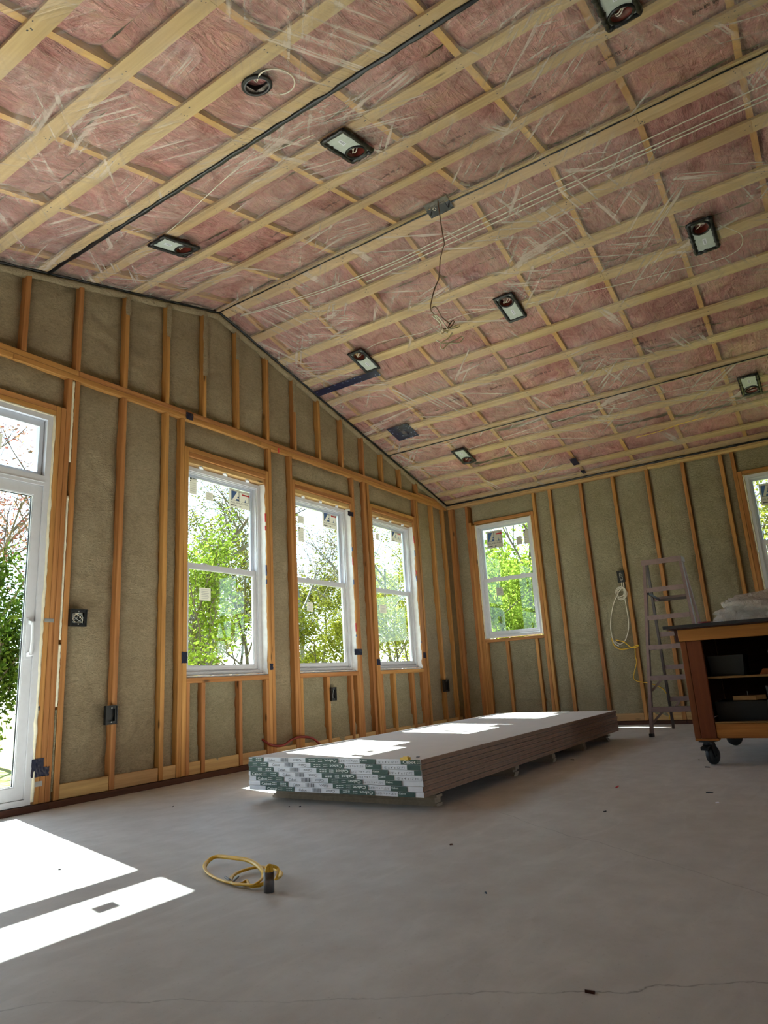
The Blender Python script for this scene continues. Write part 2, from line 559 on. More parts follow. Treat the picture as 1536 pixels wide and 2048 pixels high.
def foam(parent, u0, u1, lo, hi, wall, mat, deep=.055, seed=0, step=.022, creases=()):
    """one bay of sprayed foam: a lumpy skin between two studs; lo and hi are heights or functions of u"""
    if u1 - u0 < .012: return None
    nu = max(3, int((u1 - u0) / step))
    lo_f = lo if callable(lo) else (lambda u: lo)
    hi_f = hi if callable(hi) else (lambda u: hi)
    nv = max(3, int((max(hi_f(u0), hi_f(u1)) - min(lo_f(u0), lo_f(u1))) / step))
    vs_, fs_ = [], []
    for i in range(nu + 1):
        a = i / nu
        u = u0 + (u1 - u0) * a
        l, h = lo_f(u), hi_f(u)
        for j in range(nv + 1):
            b = j / nv
            z = l + (h - l) * b
            e = min(a, 1 - a) * (u1 - u0)
            ev = min(b, 1 - b) * (h - l)
            bul = 1 - math.exp(-e / .035)
            bv = 1 - math.exp(-ev / .04)
            n1 = noise.noise((u * 5 + seed * 3.1, z * 2.2, seed))
            n2 = noise.noise((u * 17 + seed, z * 12, seed * 2.3))
            n3 = noise.noise((u * 40 + seed, z * 36, seed * 1.3))
            d = deep - .030 * bul * (.55 + .45 * bv) - .014 * n1 - .010 * n2 - .0035 * n3
            if i in (0, nu): d += .012 * n1
            for (cz, ca) in creases:
                q = z - cz - .012 * math.sin(u * 9 + seed) - .02 * n1
                d += ca * math.exp(-(q / .012) ** 2)
                if q < 0: d -= .012
            d = max(d, .004)
            vs_.append((u, YG + d, z) if wall == 'G' else (XE + d, u, z))
    for i in range(nu):
        for j in range(nv):
            k = i * (nv + 1) + j
            q = (k, k + nv + 1, k + nv + 2, k + 1)
            fs_.append(q if wall == 'G' else q[::-1])
    a = np.array(vs_); c = a.mean(0)
    return mesh_obj('foam_panel', (a - c).tolist(), fs_, mat, parent, True, loc=tuple(c))

# ---- gable wall, lower part -------------------------------------------------
ZS = .042
full = [(2.530, 2.565, 2.69), (2.567, 2.602, 2.69), (2.604, 2.640, PL0), (2.662, 2.700, PL0),
        (3.063, 3.102, PL0), (3.472, 3.511, PL0), (3.634, 3.675, PL0), (3.677, 3.722, 2.69),
        (4.660, 4.700, 2.69), (4.702, 4.743, PL0), (5.011, 5.050, PL0), (5.052, 5.088, 2.69),
        (6.040, 6.075, 2.69), (6.077, 6.113, PL0), (6.303, 6.345, PL0), (6.380, 6.417, PL0),
        (6.419, 6.456, 2.69), (7.400, 7.440, 2.69), (7.442, 7.482, PL0), (7.500, 7.541, PL0),
        (7.900, 7.942, PL0), (8.22, 8.26, PL0),
        (.660, .698, PL0), (.62, .658, PL0), (.24, .278, PL0), (-.16, -.122, PL0)]
WIN = [(3.722, 4.660), (5.088, 6.040), (6.456, 7.400)]
for a, b, h in full:
    gbox('stud', a, b, ZS, h, stud_z)
crip = [(3.7225, 3.757), (3.877, 3.915), (4.288, 4.326), (4.622, 4.6595), (5.0885, 5.128), (5.493, 5.538),
        (5.890, 5.932), (6.001, 6.0395), (6.4565, 6.498), (6.708, 6.757), (7.115, 7.170), (7.360, 7.3995)]
for a, b in crip:
    gbox('cripple_stud', a, b, ZS, .727, stud_z)
kings = [(3.675, 4.702), (5.050, 6.077), (6.417, 7.442)]
for (a, b), (k0, k1) in zip(WIN, kings):
    gbox('sill_plate', a - .0, b, .7275, .768, stud_x)
    gbox('header', k0 + .001 + .001, k1 - .001, 2.649, 2.689, stud_x) if False else None
    gbox('header', a + .001, b - .001, 2.650, 2.690, stud_x)
    gbox('header', a + .001, b - .001, 2.608, 2.648, stud_x)
    gbox('header', a + .001, b - .001, 2.562, 2.606, pale_x, .022, DS)
gbox('header', .70, 2.529, 2.652, 2.690, stud_x)
gbox('header', .70, 2.529, 2.612, 2.650, stud_x)
# plates
x0 = XL
for xa, xb in ((XL, 2.20), (2.202, 4.60), (4.602, XE)):
    gbox('top_plate', xa, xb, PL0 + .001, PL1, stud_x)
for xa, xb in ((XL, 2.683), (2.685, 5.33), (5.332, 7.40), (7.402, 8.30)):
    gbox('top_plate', xa, xb, PL1 + .002, PL2, stud_x)
gbox('sill_board', XL, .70, 0, .040, sill_brown, -.02, DS)
gbox('sill_board', .702, 2.62, 0, .040, sill_brown, -.02, DS)
gbox('sill_board', 2.622, XE - .0, 0, .040, sill_brown, -.02, DS)
def gaps(pieces, a, b):
    out = []; cur = a
    for p, q in sorted(pieces):
        if p - cur > .004: out.append((cur, p))
        cur = max(cur, q)
    if b - cur > .004: out.append((cur, b))
    return out
n = 0
for a, b in gaps([(p, q) for p, q, h in full] + WIN + [(.698, 2.53)], XL, XE):
    n += 1
    foam(Wl, a, b, ZS, PL0, 'G', foam_m, deep=(.055 if b - a > .06 else .03), seed=n)
    if b - a > .05: gbox('bottom_plate', a + .002, b - .002, ZS, .135, pale_x, .006, .05)
for (a, b), (k0, k1) in zip(WIN, kings):
    n += 1
    foam(Wl, k0 + .003, k1 - .003, 2.69, PL0, 'G', foam_m, deep=.05, seed=n + 40)
    for p, q in gaps([c for c in crip if a - .01 < c[0] < b], a, b):
        n += 1
        foam(Wl, p, q, ZS, .727, 'G', foam_e, deep=.05, seed=n + 60, creases=[(.26, .012)])
        if q - p > .05: gbox('bottom_plate', p + .002, q - .002, ZS, .135, pale_x, .006, .05)
foam(Wl, .70, 2.603, 2.69, PL0, 'G', foam_m, deep=.05, seed=99)
# ---- gable wall, upper triangle --------------------------------------------
upper = []
for k in range(-5, 16):
    xc = XS0 + PITCH * k
    if xc < XL + .05 or xc > XE - .1: continue
    t = ceil_z(xc) - .03
    if t - PL2 < .10: continue
    upper.append((xc - .019, xc + .019))
    z1 = min(ceil_z(xc - .019), ceil_z(xc + .019)) - .03
    gbox('stud', xc - .019, xc + .019, PL2 + .002, z1, stud_z)
    cover = {2: .22, 3: .34, 4: .62, 5: .30, 6: .05, 7: .48, 8: .0}.get(k, 0)
    if cover > .02:     # foam sprayed over the head of the stud
        foam(Wl, xc - .024, xc + .024, z1 - cover * (z1 - PL2), z1, 'G', foam_m, deep=.012, seed=k + 200, step=.012)  .location.y -= .016
for a, b in gaps(upper, XL, XE):
    if b > XE - .12 and a > XE - .6:
        b = XE
    foam(Wl, a, b, PL2, lambda u: max(PL2 + .004, ceil_z(u) - .012), 'G', foam_m, deep=.058, seed=a * 7)
gbox('top_plate', 7.55, 8.18, PL2 + .002, PL2 + .03, stud_x)
# sheathing outside
osb = plain('wall sheathing', (176, 146, 104), .8, var=.1)
YO0, YO1 = YG + DS + .002, YG + DS + .016
def shg(a, b, z0, z1): box('sheathing', a, b, YO0, YO1, z0, z1, osb, Wl)
for a, b in ((XL - .15, .70), (2.53, 3.722), (4.66, 5.088), (6.04, 6.456), (7.40, XE + .15)): shg(a, b, -.1, 2.96)
for a, b in WIN:
    shg(a, b, -.1, .768); shg(a, b, 2.562, 2.96)
shg(.70, 2.53, 2.612, 2.96)
MB().hexa([(XL - .15, YO0, 2.96), (XE + .15, YO0, 2.96), (XE + .15, YO1, 2.96), (XL - .15, YO1, 2.96),
           (XL - .15, YO0, 2.99), (XE + .15, YO0, 2.99), (XE + .15, YO1, 2.99), (XL - .15, YO1, 2.99)]).build('sheathing', osb, Wl)
tri = MB()
tri.v = [(XL - .75, YO0, 2.99), (XE + .75, YO0, 2.99), (XR, YO0, ZR + .258), (XL - .75, YO1, 2.99), (XE + .75, YO1, 2.99), (XR, YO1, ZR + .258)]
tri.f = [(0, 1, 2), (5, 4, 3), (0, 3, 4, 1), (1, 4, 5, 2), (2, 5, 3, 0)]
tri.build('sheathing', osb, Wl)

# ---- eave wall ---------------------------------------------------------------
EP0 = 2.935
epieces = [(4.253, 4.290, EP0), (4.292, 4.330, EP0), (4.028, 4.066, EP0), (3.990, 4.026, 2.694), (3.944, 3.988, 2.65),
           (3.084, 3.124, 2.694), (3.045, 3.082, EP0)]
for k in range(0, 6):
    e = 2.8595 - PITCH * k
    epieces.append((e - .040, e, EP0))
epieces += [(.667, .706, EP0), (.620, .665, 2.694), (-.236, -.194, 2.694), (-.276, -.238, EP0)]
for k in range(8, 22):
    e = 2.8595 - PITCH * k
    if e - .05 < YB: break
    epieces.append((e - .040, e, EP0))
for a, b, h in epieces:
    ebox('stud', a, b, ZS, h, stud_z)
EWIN = [(3.126, 3.942), (-.192, .618)]
ecrip = [(3.613, 3.655), (3.211, 3.250), (3.904, 3.9415), (.2, .238)]
for a, b in ecrip: ebox('cripple_stud', a, b, ZS, 1.058, stud_z)
for a, b in EWIN:
    ebox('sill_plate', a, b, 1.0585, 1.098, stud_y)
    ebox('header', a + .001, b - .001, 2.655, 2.694, stud_y)
for ya, yb in ((YB, -2.0), (-1.998, 1.60), (1.602, YG)):
    ebox('top_plate', ya, yb, EP0 + .001, 2.972, pale_y)
    ebox('top_plate', ya, yb, 2.974, 3.004, pale_y)
    ebox('sill_board', ya, yb, 0, .040, sill_brown_y, -.02, DS)
n = 300
for a, b in gaps([(p, q) for p, q, h in epieces] + EWIN, YB, YG):
    n += 1
    if a > 4.32: foam(Wr, a, b, ZS, EP0, 'E', foam_e, deep=.05, seed=n); continue
    foam(Wr, a, b, ZS, EP0, 'E', foam_e, deep=(.055 if b - a > .06 else .03), seed=n, creases=([(.30, .016)] + ([(.95, .014)] if n % 2 else [])), step=(.022 if a > -.5 else .06))
    if b - a > .05: ebox('bottom_plate', a + .002, b - .002, ZS, .125, pale_y, .006, .05)
for a, b in EWIN:
    n += 1
    foam(Wr, a - .04, b + .045, 2.694, EP0, 'E', foam_e, deep=.05, seed=n)
    for p, q in gaps([c for c in ecrip if a - .01 < c[0] < b], a, b):
        n += 1
        foam(Wr, p, q, ZS, 1.058, 'E', foam_e, deep=.05, seed=n, creases=[(.30, .016)])
        if q - p > .05: ebox('bottom_plate', p + .002, q - .002, ZS, .125, pale_y, .006, .05)
def she(a, b, z0, z1): box('sheathing', XE + DS + .002, XE + DS + .016, a, b, z0, z1, osb, Wr)
for a, b in ((YB - .15, -.192), (.618, 3.126), (3.942, YG + .15)): she(a, b, -.1, 3.22)
for a, b in EWIN:
    she(a, b, -.1, 1.098); she(a, b, 2.655, 3.22)

# ---- the two walls out of view: plain framed and foamed ----------------------
Wb = tag(empty('wall_back', (XR, YB, 0)), 'framed wall behind the viewpoint with two openings added to let in light', 'wall', kind='structure')
Wn = tag(empty('wall_near', (XL, 0, 0)), 'framed near eave wall beside the viewpoint', 'wall', kind='structure')
for a, b, z0, z1 in ((XL, 1.0, 0, 3.0), (1.0, 2.8, 2.1, 3.0), (2.8, 5.2, 0, 3.0), (5.2, 7.2, 2.1, 3.0), (5.2, 7.2, 0, .8), (7.2, XE, 0, 3.0)):  # openings added in this unseen wall to brighten the room
    box('foam_panel', a, b, YB - .12, YB, z0, z1, foam_m, Wb)
t_ = MB(); t_.v = [(XL - .8, YB - .12, 3.0), (XE + .8, YB - .12, 3.0), (XR, YB - .12, ZR + .258), (XL - .8, YB, 3.0), (XE + .8, YB, 3.0), (XR, YB, ZR + .258)]
t_.f = [(2, 1, 0), (3, 4, 5), (0, 1, 4, 3), (1, 2, 5, 4), (2, 0, 3, 5)]
t_.build('foam_panel', foam_m, Wb)
for k in range(21):
    x = XL + .1 + k * PITCH
    if 1.0 < x < 2.8 or 5.2 < x < 7.2 or x > XE: continue
    box('stud', x - .019, x + .019, YB, YB + .03, 0, 2.93, stud_z, Wb)
box('foam_panel', XL - .12, XL, YB, YG, 0, 3.22, foam_m, Wn)
for k in range(26):
    y = YG - .3 - k * PITCH
    if y < YB: break
    box('stud', XL, XL + .03, y - .019, y + .019, 0, 2.93, stud_z, Wn)

# ================================================================== WINDOWS
def wmap(wall):
    """(u, depth outwards, z) -> world; u is x on the gable wall and y on the eave wall"""
    if wall == 'G': return lambda u, d, z: (u, YG + d, z)
    return lambda u, d, z: (XE + d, u, z)
def wbox(mb, wall, u0, u1, d0, d1, z0, z1):
    if wall == 'G': mb.box(u0, u1, YG + d0, YG + d1, z0, z1)
    else: mb.box(XE + d0, XE + d1, u0, u1, z0, z1)
    return mb
def wring(mb, wall, u0, u1, z0, z1, wu, wb, wt, d0, d1):
    wbox(mb, wall, u0, u0 + wu, d0, d1, z0, z1); wbox(mb, wall, u1 - wu, u1, d0, d1, z0, z1)
    wbox(mb, wall, u0 + wu, u1 - wu, d0, d1, z0, z0 + wb); wbox(mb, wall, u0 + wu, u1 - wu, d0, d1, z1 - wt, z1)
    return mb
def text_mesh(txt, size, bold=False, align='LEFT'):
    cu = bpy.data.curves.new('lettering', 'FONT')
    cu.body = txt; cu.size = size; cu.align_x = align; cu.resolution_u = 2
    if bold: cu.offset = size * .018
    o = bpy.data.objects.new('lettering', cu)
    COL.objects.link(o)
    bpy.context.view_layer.update()
    dg = bpy.context.evaluated_depsgraph_get()
    me = bpy.data.meshes.new_from_object(o.evaluated_get(dg))
    bpy.data.objects.remove(o)
    bpy.data.curves.remove(cu)
    return me
def text_obj(name, txt, size, mat, M, parent, bold=False, sx=1.0, align='LEFT', width=None):
    me = text_mesh(txt, size, bold, align)
    a = np.empty(len(me.vertices) * 3); me.vertices.foreach_get('co', a)
    a = a.reshape(-1, 3)
    if width and len(a):
        sx = width / max(1e-6, a[:, 0].max() - a[:, 0].min())
    a[:, 0] *= sx
    me.vertices.foreach_set('co', a.ravel())
    me.transform(M)
    me.materials.clear(); me.materials.append(mat)
    o = bpy.data.objects.new(name, me); COL.objects.link(o)
    adopt(o, parent)
    return o

def sticker(win, wall, a, b, d, style):
    """paper sticker on the room side of a pane; a, b = upper left and lower right (u, z) as seen from the room"""
    ul, zt = a; ur, zb = b
    sgn = 1 if ur > ul else -1
    W_, H_ = abs(ur - ul), zt - zb
    mb = MB(); wbox(mb, wall, min(ul, ur), max(ul, ur), d - .002, d - .0004, zb, zt)
    s = mb.build('sticker', stk_beige, win)
    def pu(f): return ul + sgn * W_ * f
    def pz(f): return zt - H_ * f
    mp = wmap(wall)
    def poly(name, pts, mat, dd=.0026):
        q = MB(); q.v = [mp(pu(x), d - dd, pz(y)) for x, y in pts]
        q.f = [tuple(range(len(pts)))]
        q.build(name, mat, s)
    if style == 'logo':
        poly('print', [(.10, .10), (.38, .10), (.14, .60), (.10, .60)], stk_blue)
        poly('print', [(.40, .36), (.46, .36), (.46, .60), (.30, .60), (.34, .50), (.46, .50), (.46, .44), (.37, .44)], stk_blue)
        poly('print', [(.12, .095), (.92, .095), (.92, .11), (.12, .11)], stk_ink)
        poly('print', [(.10, .60), (.92, .60), (.92, .615), (.10, .615)], stk_ink)
        poly('print', [(.905, .10), (.92, .10), (.92, .61), (.905, .61)], stk_ink)
        poly('print', [(.45, .10), (.475, .10), (.475, .61), (.45, .61)], stk_ink)
        poly('print', [(.72, .60), (.76, .44), (.79, .60)], stk_blue)
        poly('print', [(.60, .17), (.97, .17), (.97, .25), (.60, .25)], stk_red, .0030)
        poly('print', [(.08, .86), (.34, .86), (.34, .91), (.08, .91)], stk_ink)
        poly('print', [(.48, .88), (.58, .88), (.58, .92), (.48, .92)], stk_ink)
        ex = Vector(mp(pu(1), 0, 0)) - Vector(mp(pu(0), 0, 0)); ex.normalize()
        M = Matrix.Identity(4)
        o = Vector(mp(pu(.08), d - .0028, pz(.77)))
        for i in range(3):
            M[i][0] = ex[i]; M[i][1] = (0, 0, 1)[i]; M[i][2] = (ex.cross(Vector((0, 0, 1))))[i]; M[i][3] = o[i]
        text_obj('lettering', 'ALL WEATHER', H_ * .13, stk_ink, M, s, width=W_ * .84)
    elif style == 'lines':
        for k in range(6):
            y = .12 + k * .14
            poly('print', [(.15, y), (.85 - .1 * (k % 2), y), (.85 - .1 * (k % 2), y + .025), (.15, y + .025)], ink_g)
    elif style == 'spec':
        poly('print', [(.05, .04), (.30, .04), (.30, .14), (.05, .14)], stk_ink)
        poly('print', [(.40, .04), (.8, .05), (.8, .08), (.40, .07)], stk_ink)
        poly('print', [(.05, .20), (.22, .20), (.22, .26), (.05, .26)], stk_ink)
        for k in range(5):
            y = .34 + k * .12
            poly('print', [(.1, y), (.85, y), (.85, y + .015), (.1, y + .015)], ink_g)
    return s

def make_window(name, label, wall, u0, u1, z0, z1, rail, d0, stickers):
    c = wmap(wall)((u0 + u1) / 2, d0, z0)
    W = tag(empty(name, c), label, 'window', kind='structure')
    fw = .034
    mb = MB()
    wring(mb, wall, u0, u1, z0, z1, fw, .030, fw, d0, d0 + .085)
    wring(mb, wall, u0 + fw, u1 - fw, z0 + .03, z1 - fw, .010, .008, .010, d0 + .012, d0 + .02)
    wring(mb, wall, u0 + fw, u1 - fw, z0 + .03, z1 - fw, .012, .014, .012, d0 + .052, d0 + .058)
    mb.build('frame', vinyl, W)
    a, b, lo, hi = u0 + fw + .002, u1 - fw - .002, z0 + .032, z1 - fw - .002
    mb = MB(); wring(mb, wall, a, b, lo, rail + .024, .038, .045, .046, d0 + .022, d0 + .050)
    wring(mb, wall, a + .038, b - .038, lo + .045, rail - .022, .006, .006, .006, d0 + .028, d0 + .036)
    ls = mb.build('lower_sash', vinyl, W)
    mb = MB(); wbox(mb, wall, a + .036, b - .036, d0 + .036, d0 + .040, lo + .043, rail - .020)
    mb.build('pane', glass_m, ls)
    mb = MB(); wring(mb, wall, a, b, rail - .018, hi, .032, .040, .034, d0 + .058, d0 + .084)
    us = mb.build('upper_sash', vinyl_in, W)
    mb = MB(); wbox(mb, wall, a + .030, b - .030, d0 + .068, d0 + .072, rail + .020, hi - .032)
    mb.build('pane', glass_m, us)
    mb = MB()
    uc = (u0 + u1) / 2
    for q in (-.2, .2):
        wbox(mb, wall, uc + q - .025, uc + q + .025, d0 + .030, d0 + .052, rail + .024, rail + .036)
    mb.build('sash_lock', vinyl, W)
    f = on_gable if wall == 'G' else on_eave
    for (px0, py0, px1, py1, st, low) in stickers:
        d = d0 + (.036 if low else .068)
        p = f(px0, py0, d); q = f(px1, py1, d)
        i = 0 if wall == 'G' else 1
        sticker(W, wall, (p[i], p[2]), (q[i], q[2]), d, st)
    return W

make_window('window_1', 'tall white double-hung window nearest the patio door, bright sapling outside', 'G', 3.738, 4.646, .786, 2.548, 1.690, .07,
            [(458, 976, 500, 1022, 'logo', 0), (379, 953, 393, 990, 'spec', 0), (411, 983, 426, 1003, 'lines', 0), (399, 1175, 421, 1202, 'lines', 1)])
make_window('window_2', 'tall white double-hung window in the middle of the gable three', 'G', 5.104, 6.024, .786, 2.548, 1.690, .07,
            [(644, 1021, 674, 1060, 'logo', 0), (595, 1030, 608, 1048, 'lines', 0), (596, 1053, 608, 1085, 'spec', 0), (614, 1204, 626, 1223, 'lines', 1)])
make_window('window_3', 'tall white double-hung window nearest the far corner of the gable wall', 'G', 6.472, 7.384, .786, 2.548, 1.690, .07,
            [(781, 1060, 803, 1087, 'logo', 0), (751, 1066, 758, 1081, 'lines', 0), (759, 1209, 773, 1227, 'lines', 1)])
make_window('window_4', 'smaller white window in the side wall, leafy green tree outside', 'E', 3.140, 3.930, 1.112, 2.640, 1.875, .015,
            [(972, 1064, 1007, 1093, 'logo', 0), (1032, 1074, 1045, 1088, 'lines', 0), (1046, 1059, 1062, 1086, 'spec', 0), (992, 1176, 1007, 1190, 'lines', 1)])
make_window('window_5', 'white window at the right edge of the view, above the plastic bag', 'E', -.178, .604, 1.112, 2.640, 1.875, .015,
            [(1516, 969, 1562, 1005, 'logo', 0)])

# ragged membrane flaps, foam and shims around the gable windows
for i, ((a, b), (fa, fb)) in enumerate(zip(WIN, ((3.738, 4.646), (5.104, 6.024), (6.472, 7.384)))):
    for side in (0, 1):
        mb = MB(); N = 60
        for k in range(N + 1):
            z = .775 + (2.555 - .775) * k / N
            e = .012 * noise.noise((z * 4, i * 5.3 + side, 1)) + .006 * noise.noise((z * 17, i, side))
            if side: pts = [(fb + .001, YG + .075 + e * .5, z), (fb + .006 + e * .2, YG + .045 + e, z), (b - .001, YG + .012 + abs(e) * 1.6, z)]
            else: pts = [(fa - .001, YG + .075 + e * .5, z), (fa - .006 + e * .2, YG + .045 + e, z), (a + .001, YG + .03 + abs(e) * 1.6, z)]
            mb.v += pts
        for k in range(N):
            for j in range(2):
                q = (k * 3 + j, k * 3 + j + 1, k * 3 + j + 4, k * 3 + j + 3)
                mb.f.append(q if side == 0 else q[::-1])
        mb.build('membrane_flap', wrap_m, Wl, True)
    # printed marks on the flap
    rr = random.Random(i)
    for k in range(5):
        z = 1.0 + rr.random() * 1.4
        mb = MB().box(b - .014, b - .003, YG + .004, YG + .009, z, z + .02 + .08 * rr.random())
        mb.build('flap_print', stk_blue if k % 3 else stk_red, Wl)
    # foam along the sill, shims at the head
    pts = [(a + .02 + (b - a - .04) * k / 24, YG + .035 + .006 * noise.noise((k * .7, i, 3)), .772 + .006 * noise.noise((k * .9, i, 8))) for k in range(25)]
    MB().tube(pts, [.012 + .006 * noise.noise((k * .8, i, 5)) for k in range(25)], 7).build('sill_foam', wrap_m, Wl, True)
    for q in (.16, .46, .76):
        x = a + (b - a) * q
        MB().beam((x, YG + .03, 2.552), (x + .06, YG + .075, 2.552), .03, .008).build('shim', tape_w, Wl)

# foam bead round the eave windows
for i, (a, b) in enumerate(EWIN):
    for u in (a + .007, b - .007):
        pts = [(XE + .012 + .004 * noise.noise((k * .6, u, 3)), u + .004 * noise.noise((k * .9, u, 9)), 1.105 + (2.65 - 1.105) * k / 50) for k in range(51)]
        MB().tube(pts, [.009 + .005 * noise.noise((k * .8, u, 5)) for k in range(51)], 6).build('foam_bead', bead_m, Wr, True)

# ================================================================== PATIO DOOR
DO = tag(empty('door_1', (1.61, YG + .05, ZS)), 'white sliding patio door with a transom pane above at the left edge', 'door', kind='structure')
dx0, dx1 = .722, 2.512
mb = MB()
wring(mb, 'G', dx0, dx1, .045, 2.604, .040, .035, .040, .0, .115)
wring(mb, 'G', dx0 + .04, dx1 - .04, .08, 2.564, .012, .01, .012, .045, .055)
wbox(mb, 'G', dx0 + .04, dx1 - .04, .0, .115, 2.085, 2.155)
wbox(mb, 'G', dx0 + .04, dx1 - .04, -.004, .006, 2.108, 2.114)
mb.build('frame', vinyl, DO)
mb = MB(); wring(mb, 'G', dx0 + .052, dx1 - .052, 2.156, 2.562, .026, .024, .050, .030, .095)
ts = mb.build('transom_sash', vinyl_in, DO)
mb = MB(); wbox(mb, 'G', dx0 + .07, dx1 - .07, .070, .075, 2.176, 2.520); mb.build('pane', glass_m, ts)
sticker(DO, 'G', (2.100, 2.405), (2.205, 2.298), .070, 'lines')
for nm, a, b, d in (('sliding_panel', 1.60, dx1 - .042, .012), ('fixed_panel', dx0 + .042, 1.66, .060)):
    mb = MB(); wring(mb, 'G', a, b, .082, 2.083, .058, .075, .072, d, d + .042)
    wring(mb, 'G', a + .058, b - .058, .157, 2.011, .006, .006, .006, d + .004, d + .012)
    p_ = mb.build(nm, vinyl, DO)
    mb = MB(); wbox(mb, 'G', a + .056, b - .056, d + .020, d + .026, .155, 2.013); mb.build('pane', glass_m, p_)
    if nm == 'sliding_panel':
        # the black glazing gasket along the stile
        mb = MB(); wring(mb, 'G', a + .064, b - .064, .163, 2.005, .006, .004, .006, d + .014, d + .019); mb.build('gasket', black_rub, p_)
        hx = b - .029
        mb = MB()
        wbox(mb, 'G', hx - .022, hx + .022, d - .006, d, .925, 1.185)
        mb.beam((hx, YG + d - .005, 1.16), (hx, YG + d - .042, 1.15), .026, .022)
        mb.beam((hx, YG + d - .005, .95), (hx, YG + d - .042, .96), .026, .022)
        mb.tube([(hx, YG + d - .040, .955), (hx, YG + d - .046, 1.05), (hx, YG + d - .040, 1.155)], .011, 8)
        mb.build('handle', vinyl, p_)
# canned foam round the door frame
pts = []; rs = []
for k in range(121):
    z = .06 + 2.55 * k / 120
    pts.append((2.519 + .006 * noise.noise((z * 3, 1, 4)) + .005 * noise.noise((z * 14, 5, 4)), YG + .006, z))
    rs.append(.012 + .007 * noise.noise((z * 5, 7, 2)) + .004 * noise.noise((z * 19, 2, 9)))
MB().tube(pts, rs, 8).build('foam_bead', bead_m, Wl, True)
pts = [(.75 + 1.76 * k / 60, YG + .006, 2.607 + .005 * noise.noise((k * .5, 1, 1))) for k in range(61)]
MB().tube(pts, [.010 + .006 * noise.noise((k * .7, 3, 1)) for k in range(61)], 8).build('foam_bead', bead_m, Wl, True)
# foam squeezed between the door studs
for za, zb, r0 in ((1.05, 2.05, .009), (2.3, 2.92, .011), (.62, 1.02, .012), (.1, .6, .008)):
    N = 40
    pts = [(2.651 + .003 * noise.noise((k * .5, za, 1)), YG + .010, za + (zb - za) * k / N) for k in range(N + 1)]
    MB().tube(pts, [max(.003, r0 + .004 * noise.noise((k * .6, za, 8))) for k in range(N + 1)], 7).build('foam_bead', bead_m if za > .3 else foam_e, Wl, True)

# dark flashing tape scraps, steel straps
for px0, py0, px1, py1 in ((363, 1304, 374, 1326), (539.5, 1327, 546, 1340), (695, 1022, 706.5, 1034), (708, 1298, 724, 1310), (753, 1318, 761, 1330), (846, 1305, 851.5, 1316), (372, 823, 386, 842), (63, 1519, 85, 1553), (80, 1535, 97, 1551), (73.5, 1413, 79, 1421)):
    p = on_gable(px0, py0); q = on_gable(px1, py1)
    N = 6; mb = MB()
    for i in range(N + 1):
        for j in range(N + 1):
            jx = .006 * noise.noise((i * 1.3, j * .9, px0)) if i in (0, N) or j in (0, N) else 0
            mb.v.append((p.x + (q.x - p.x) * i / N + jx, YG - .003 - .003 * abs(noise.noise((i * .8, j * .8, py0))), p.z + (q.z - p.z) * j / N + jx))
    for i in range(N):
        for j in range(N):
            k = i * (N + 1) + j
            mb.f.append((k, k + 1, k + N + 2, k + N + 1))
    mb.build('flashing_tape', tape_dk, Wl)
for px0, py0, px1, py1 in ((89, 1237, 107, 1245), (69, 1564, 84, 1572)):
    p = on_gable(px0, py0); q = on_gable(px1, py1)
    box('strap_tie', p.x, q.x, YG - .002, YG + .001, q.z, p.z, steel, Wl)
p = on_gable(557, 900); box('ink_mark', p.x - .008, p.x + .010, YG - .001, YG, p.z - .03, p.z + .02, stk_red, Wl)

# ================================================================== CEILING
CE = tag(empty('ceiling', (XR, 1, ZR)), 'pink insulated cathedral ceiling strapped with pale boards under clear plastic', 'ceiling', kind='structure')
def slope_box(name, xa, xb, ya, yb, h0, h1, mat, parent=CE):
    s = -1 if (xa + xb) / 2 < XR else 1
    za = ZR - SL * s * (xa - XR); zb = ZR - SL * s * (xb - XR)
    return MB().hexa([(xa, ya, za + h0), (xb, ya, zb + h0), (xb, yb, zb + h0), (xa, yb, za + h0),
                      (xa, ya, za + h1), (xb, ya, zb + h1), (xb, yb, zb + h1), (xa, yb, za + h1)]).build(name, mat, parent)
TR = [-.10 + .61 * k for k in range(-10, 8)]
SP = .394
straps = [4.108 + SP * k for k in range(0, 11)] + [2.352 + SP * k for k in range(-6, 4)] + [4.012, 8.294]
rr = random.Random(3)
nails = MB()
for i, x in enumerate(straps):
    hw = .046
    if i == 0: xa, xb = 4.062, 4.156
    elif x == 4.012: xa, xb = 4.020, 4.058
    elif x == 8.294: xa, xb = 8.250, 8.338
    else: xa, xb = x - hw, x + hw
    cuts = [YB] + sorted(rr.sample([t for t in TR if YB + .8 < t < YG - .8], 3)) + [YG - .006]
    for a, b in zip(cuts[:-1], cuts[1:]):
        if b - a < .3: continue
        slope_box('strap', xa, xb, a + .001, b - .001, 0, .019, strap_y)
    s = -1 if x < XR else 1
    for t in TR:
        if t < -1.2 or xb - xa < .05: continue
        for q in range(4):
            nx = xa + (xb - xa) * rr.uniform(.12, .88); ny = t + rr.uniform(-.045, .045)
            r_ = rr.uniform(.0022, .0042)
            c = Vector((nx, ny, ceil_z(nx) - .0008))
            b0 = len(nails.v)
            for k in range(5):
                a_ = 2 * PI * k / 5
                nails.v.append((c.x + r_ * math.cos(a_) * 1.2, c.y + r_ * 1.5 * math.sin(a_), c.z - SL * s * r_ * math.cos(a_) * 1.2))
            nails.f.append(tuple(b0 + k for k in range(5))[::-1])
tag(nails.build('nail_heads', ink, CE), kind='stuff')
def chord(x_a, x_b, t):
    slope_box('truss_chord', x_a, x_b, t - .019, t + .019, .0195, .11, chord_x)
for t in TR:
    chord(XL, XR - .001, t); chord(XR + .001, XE, t)
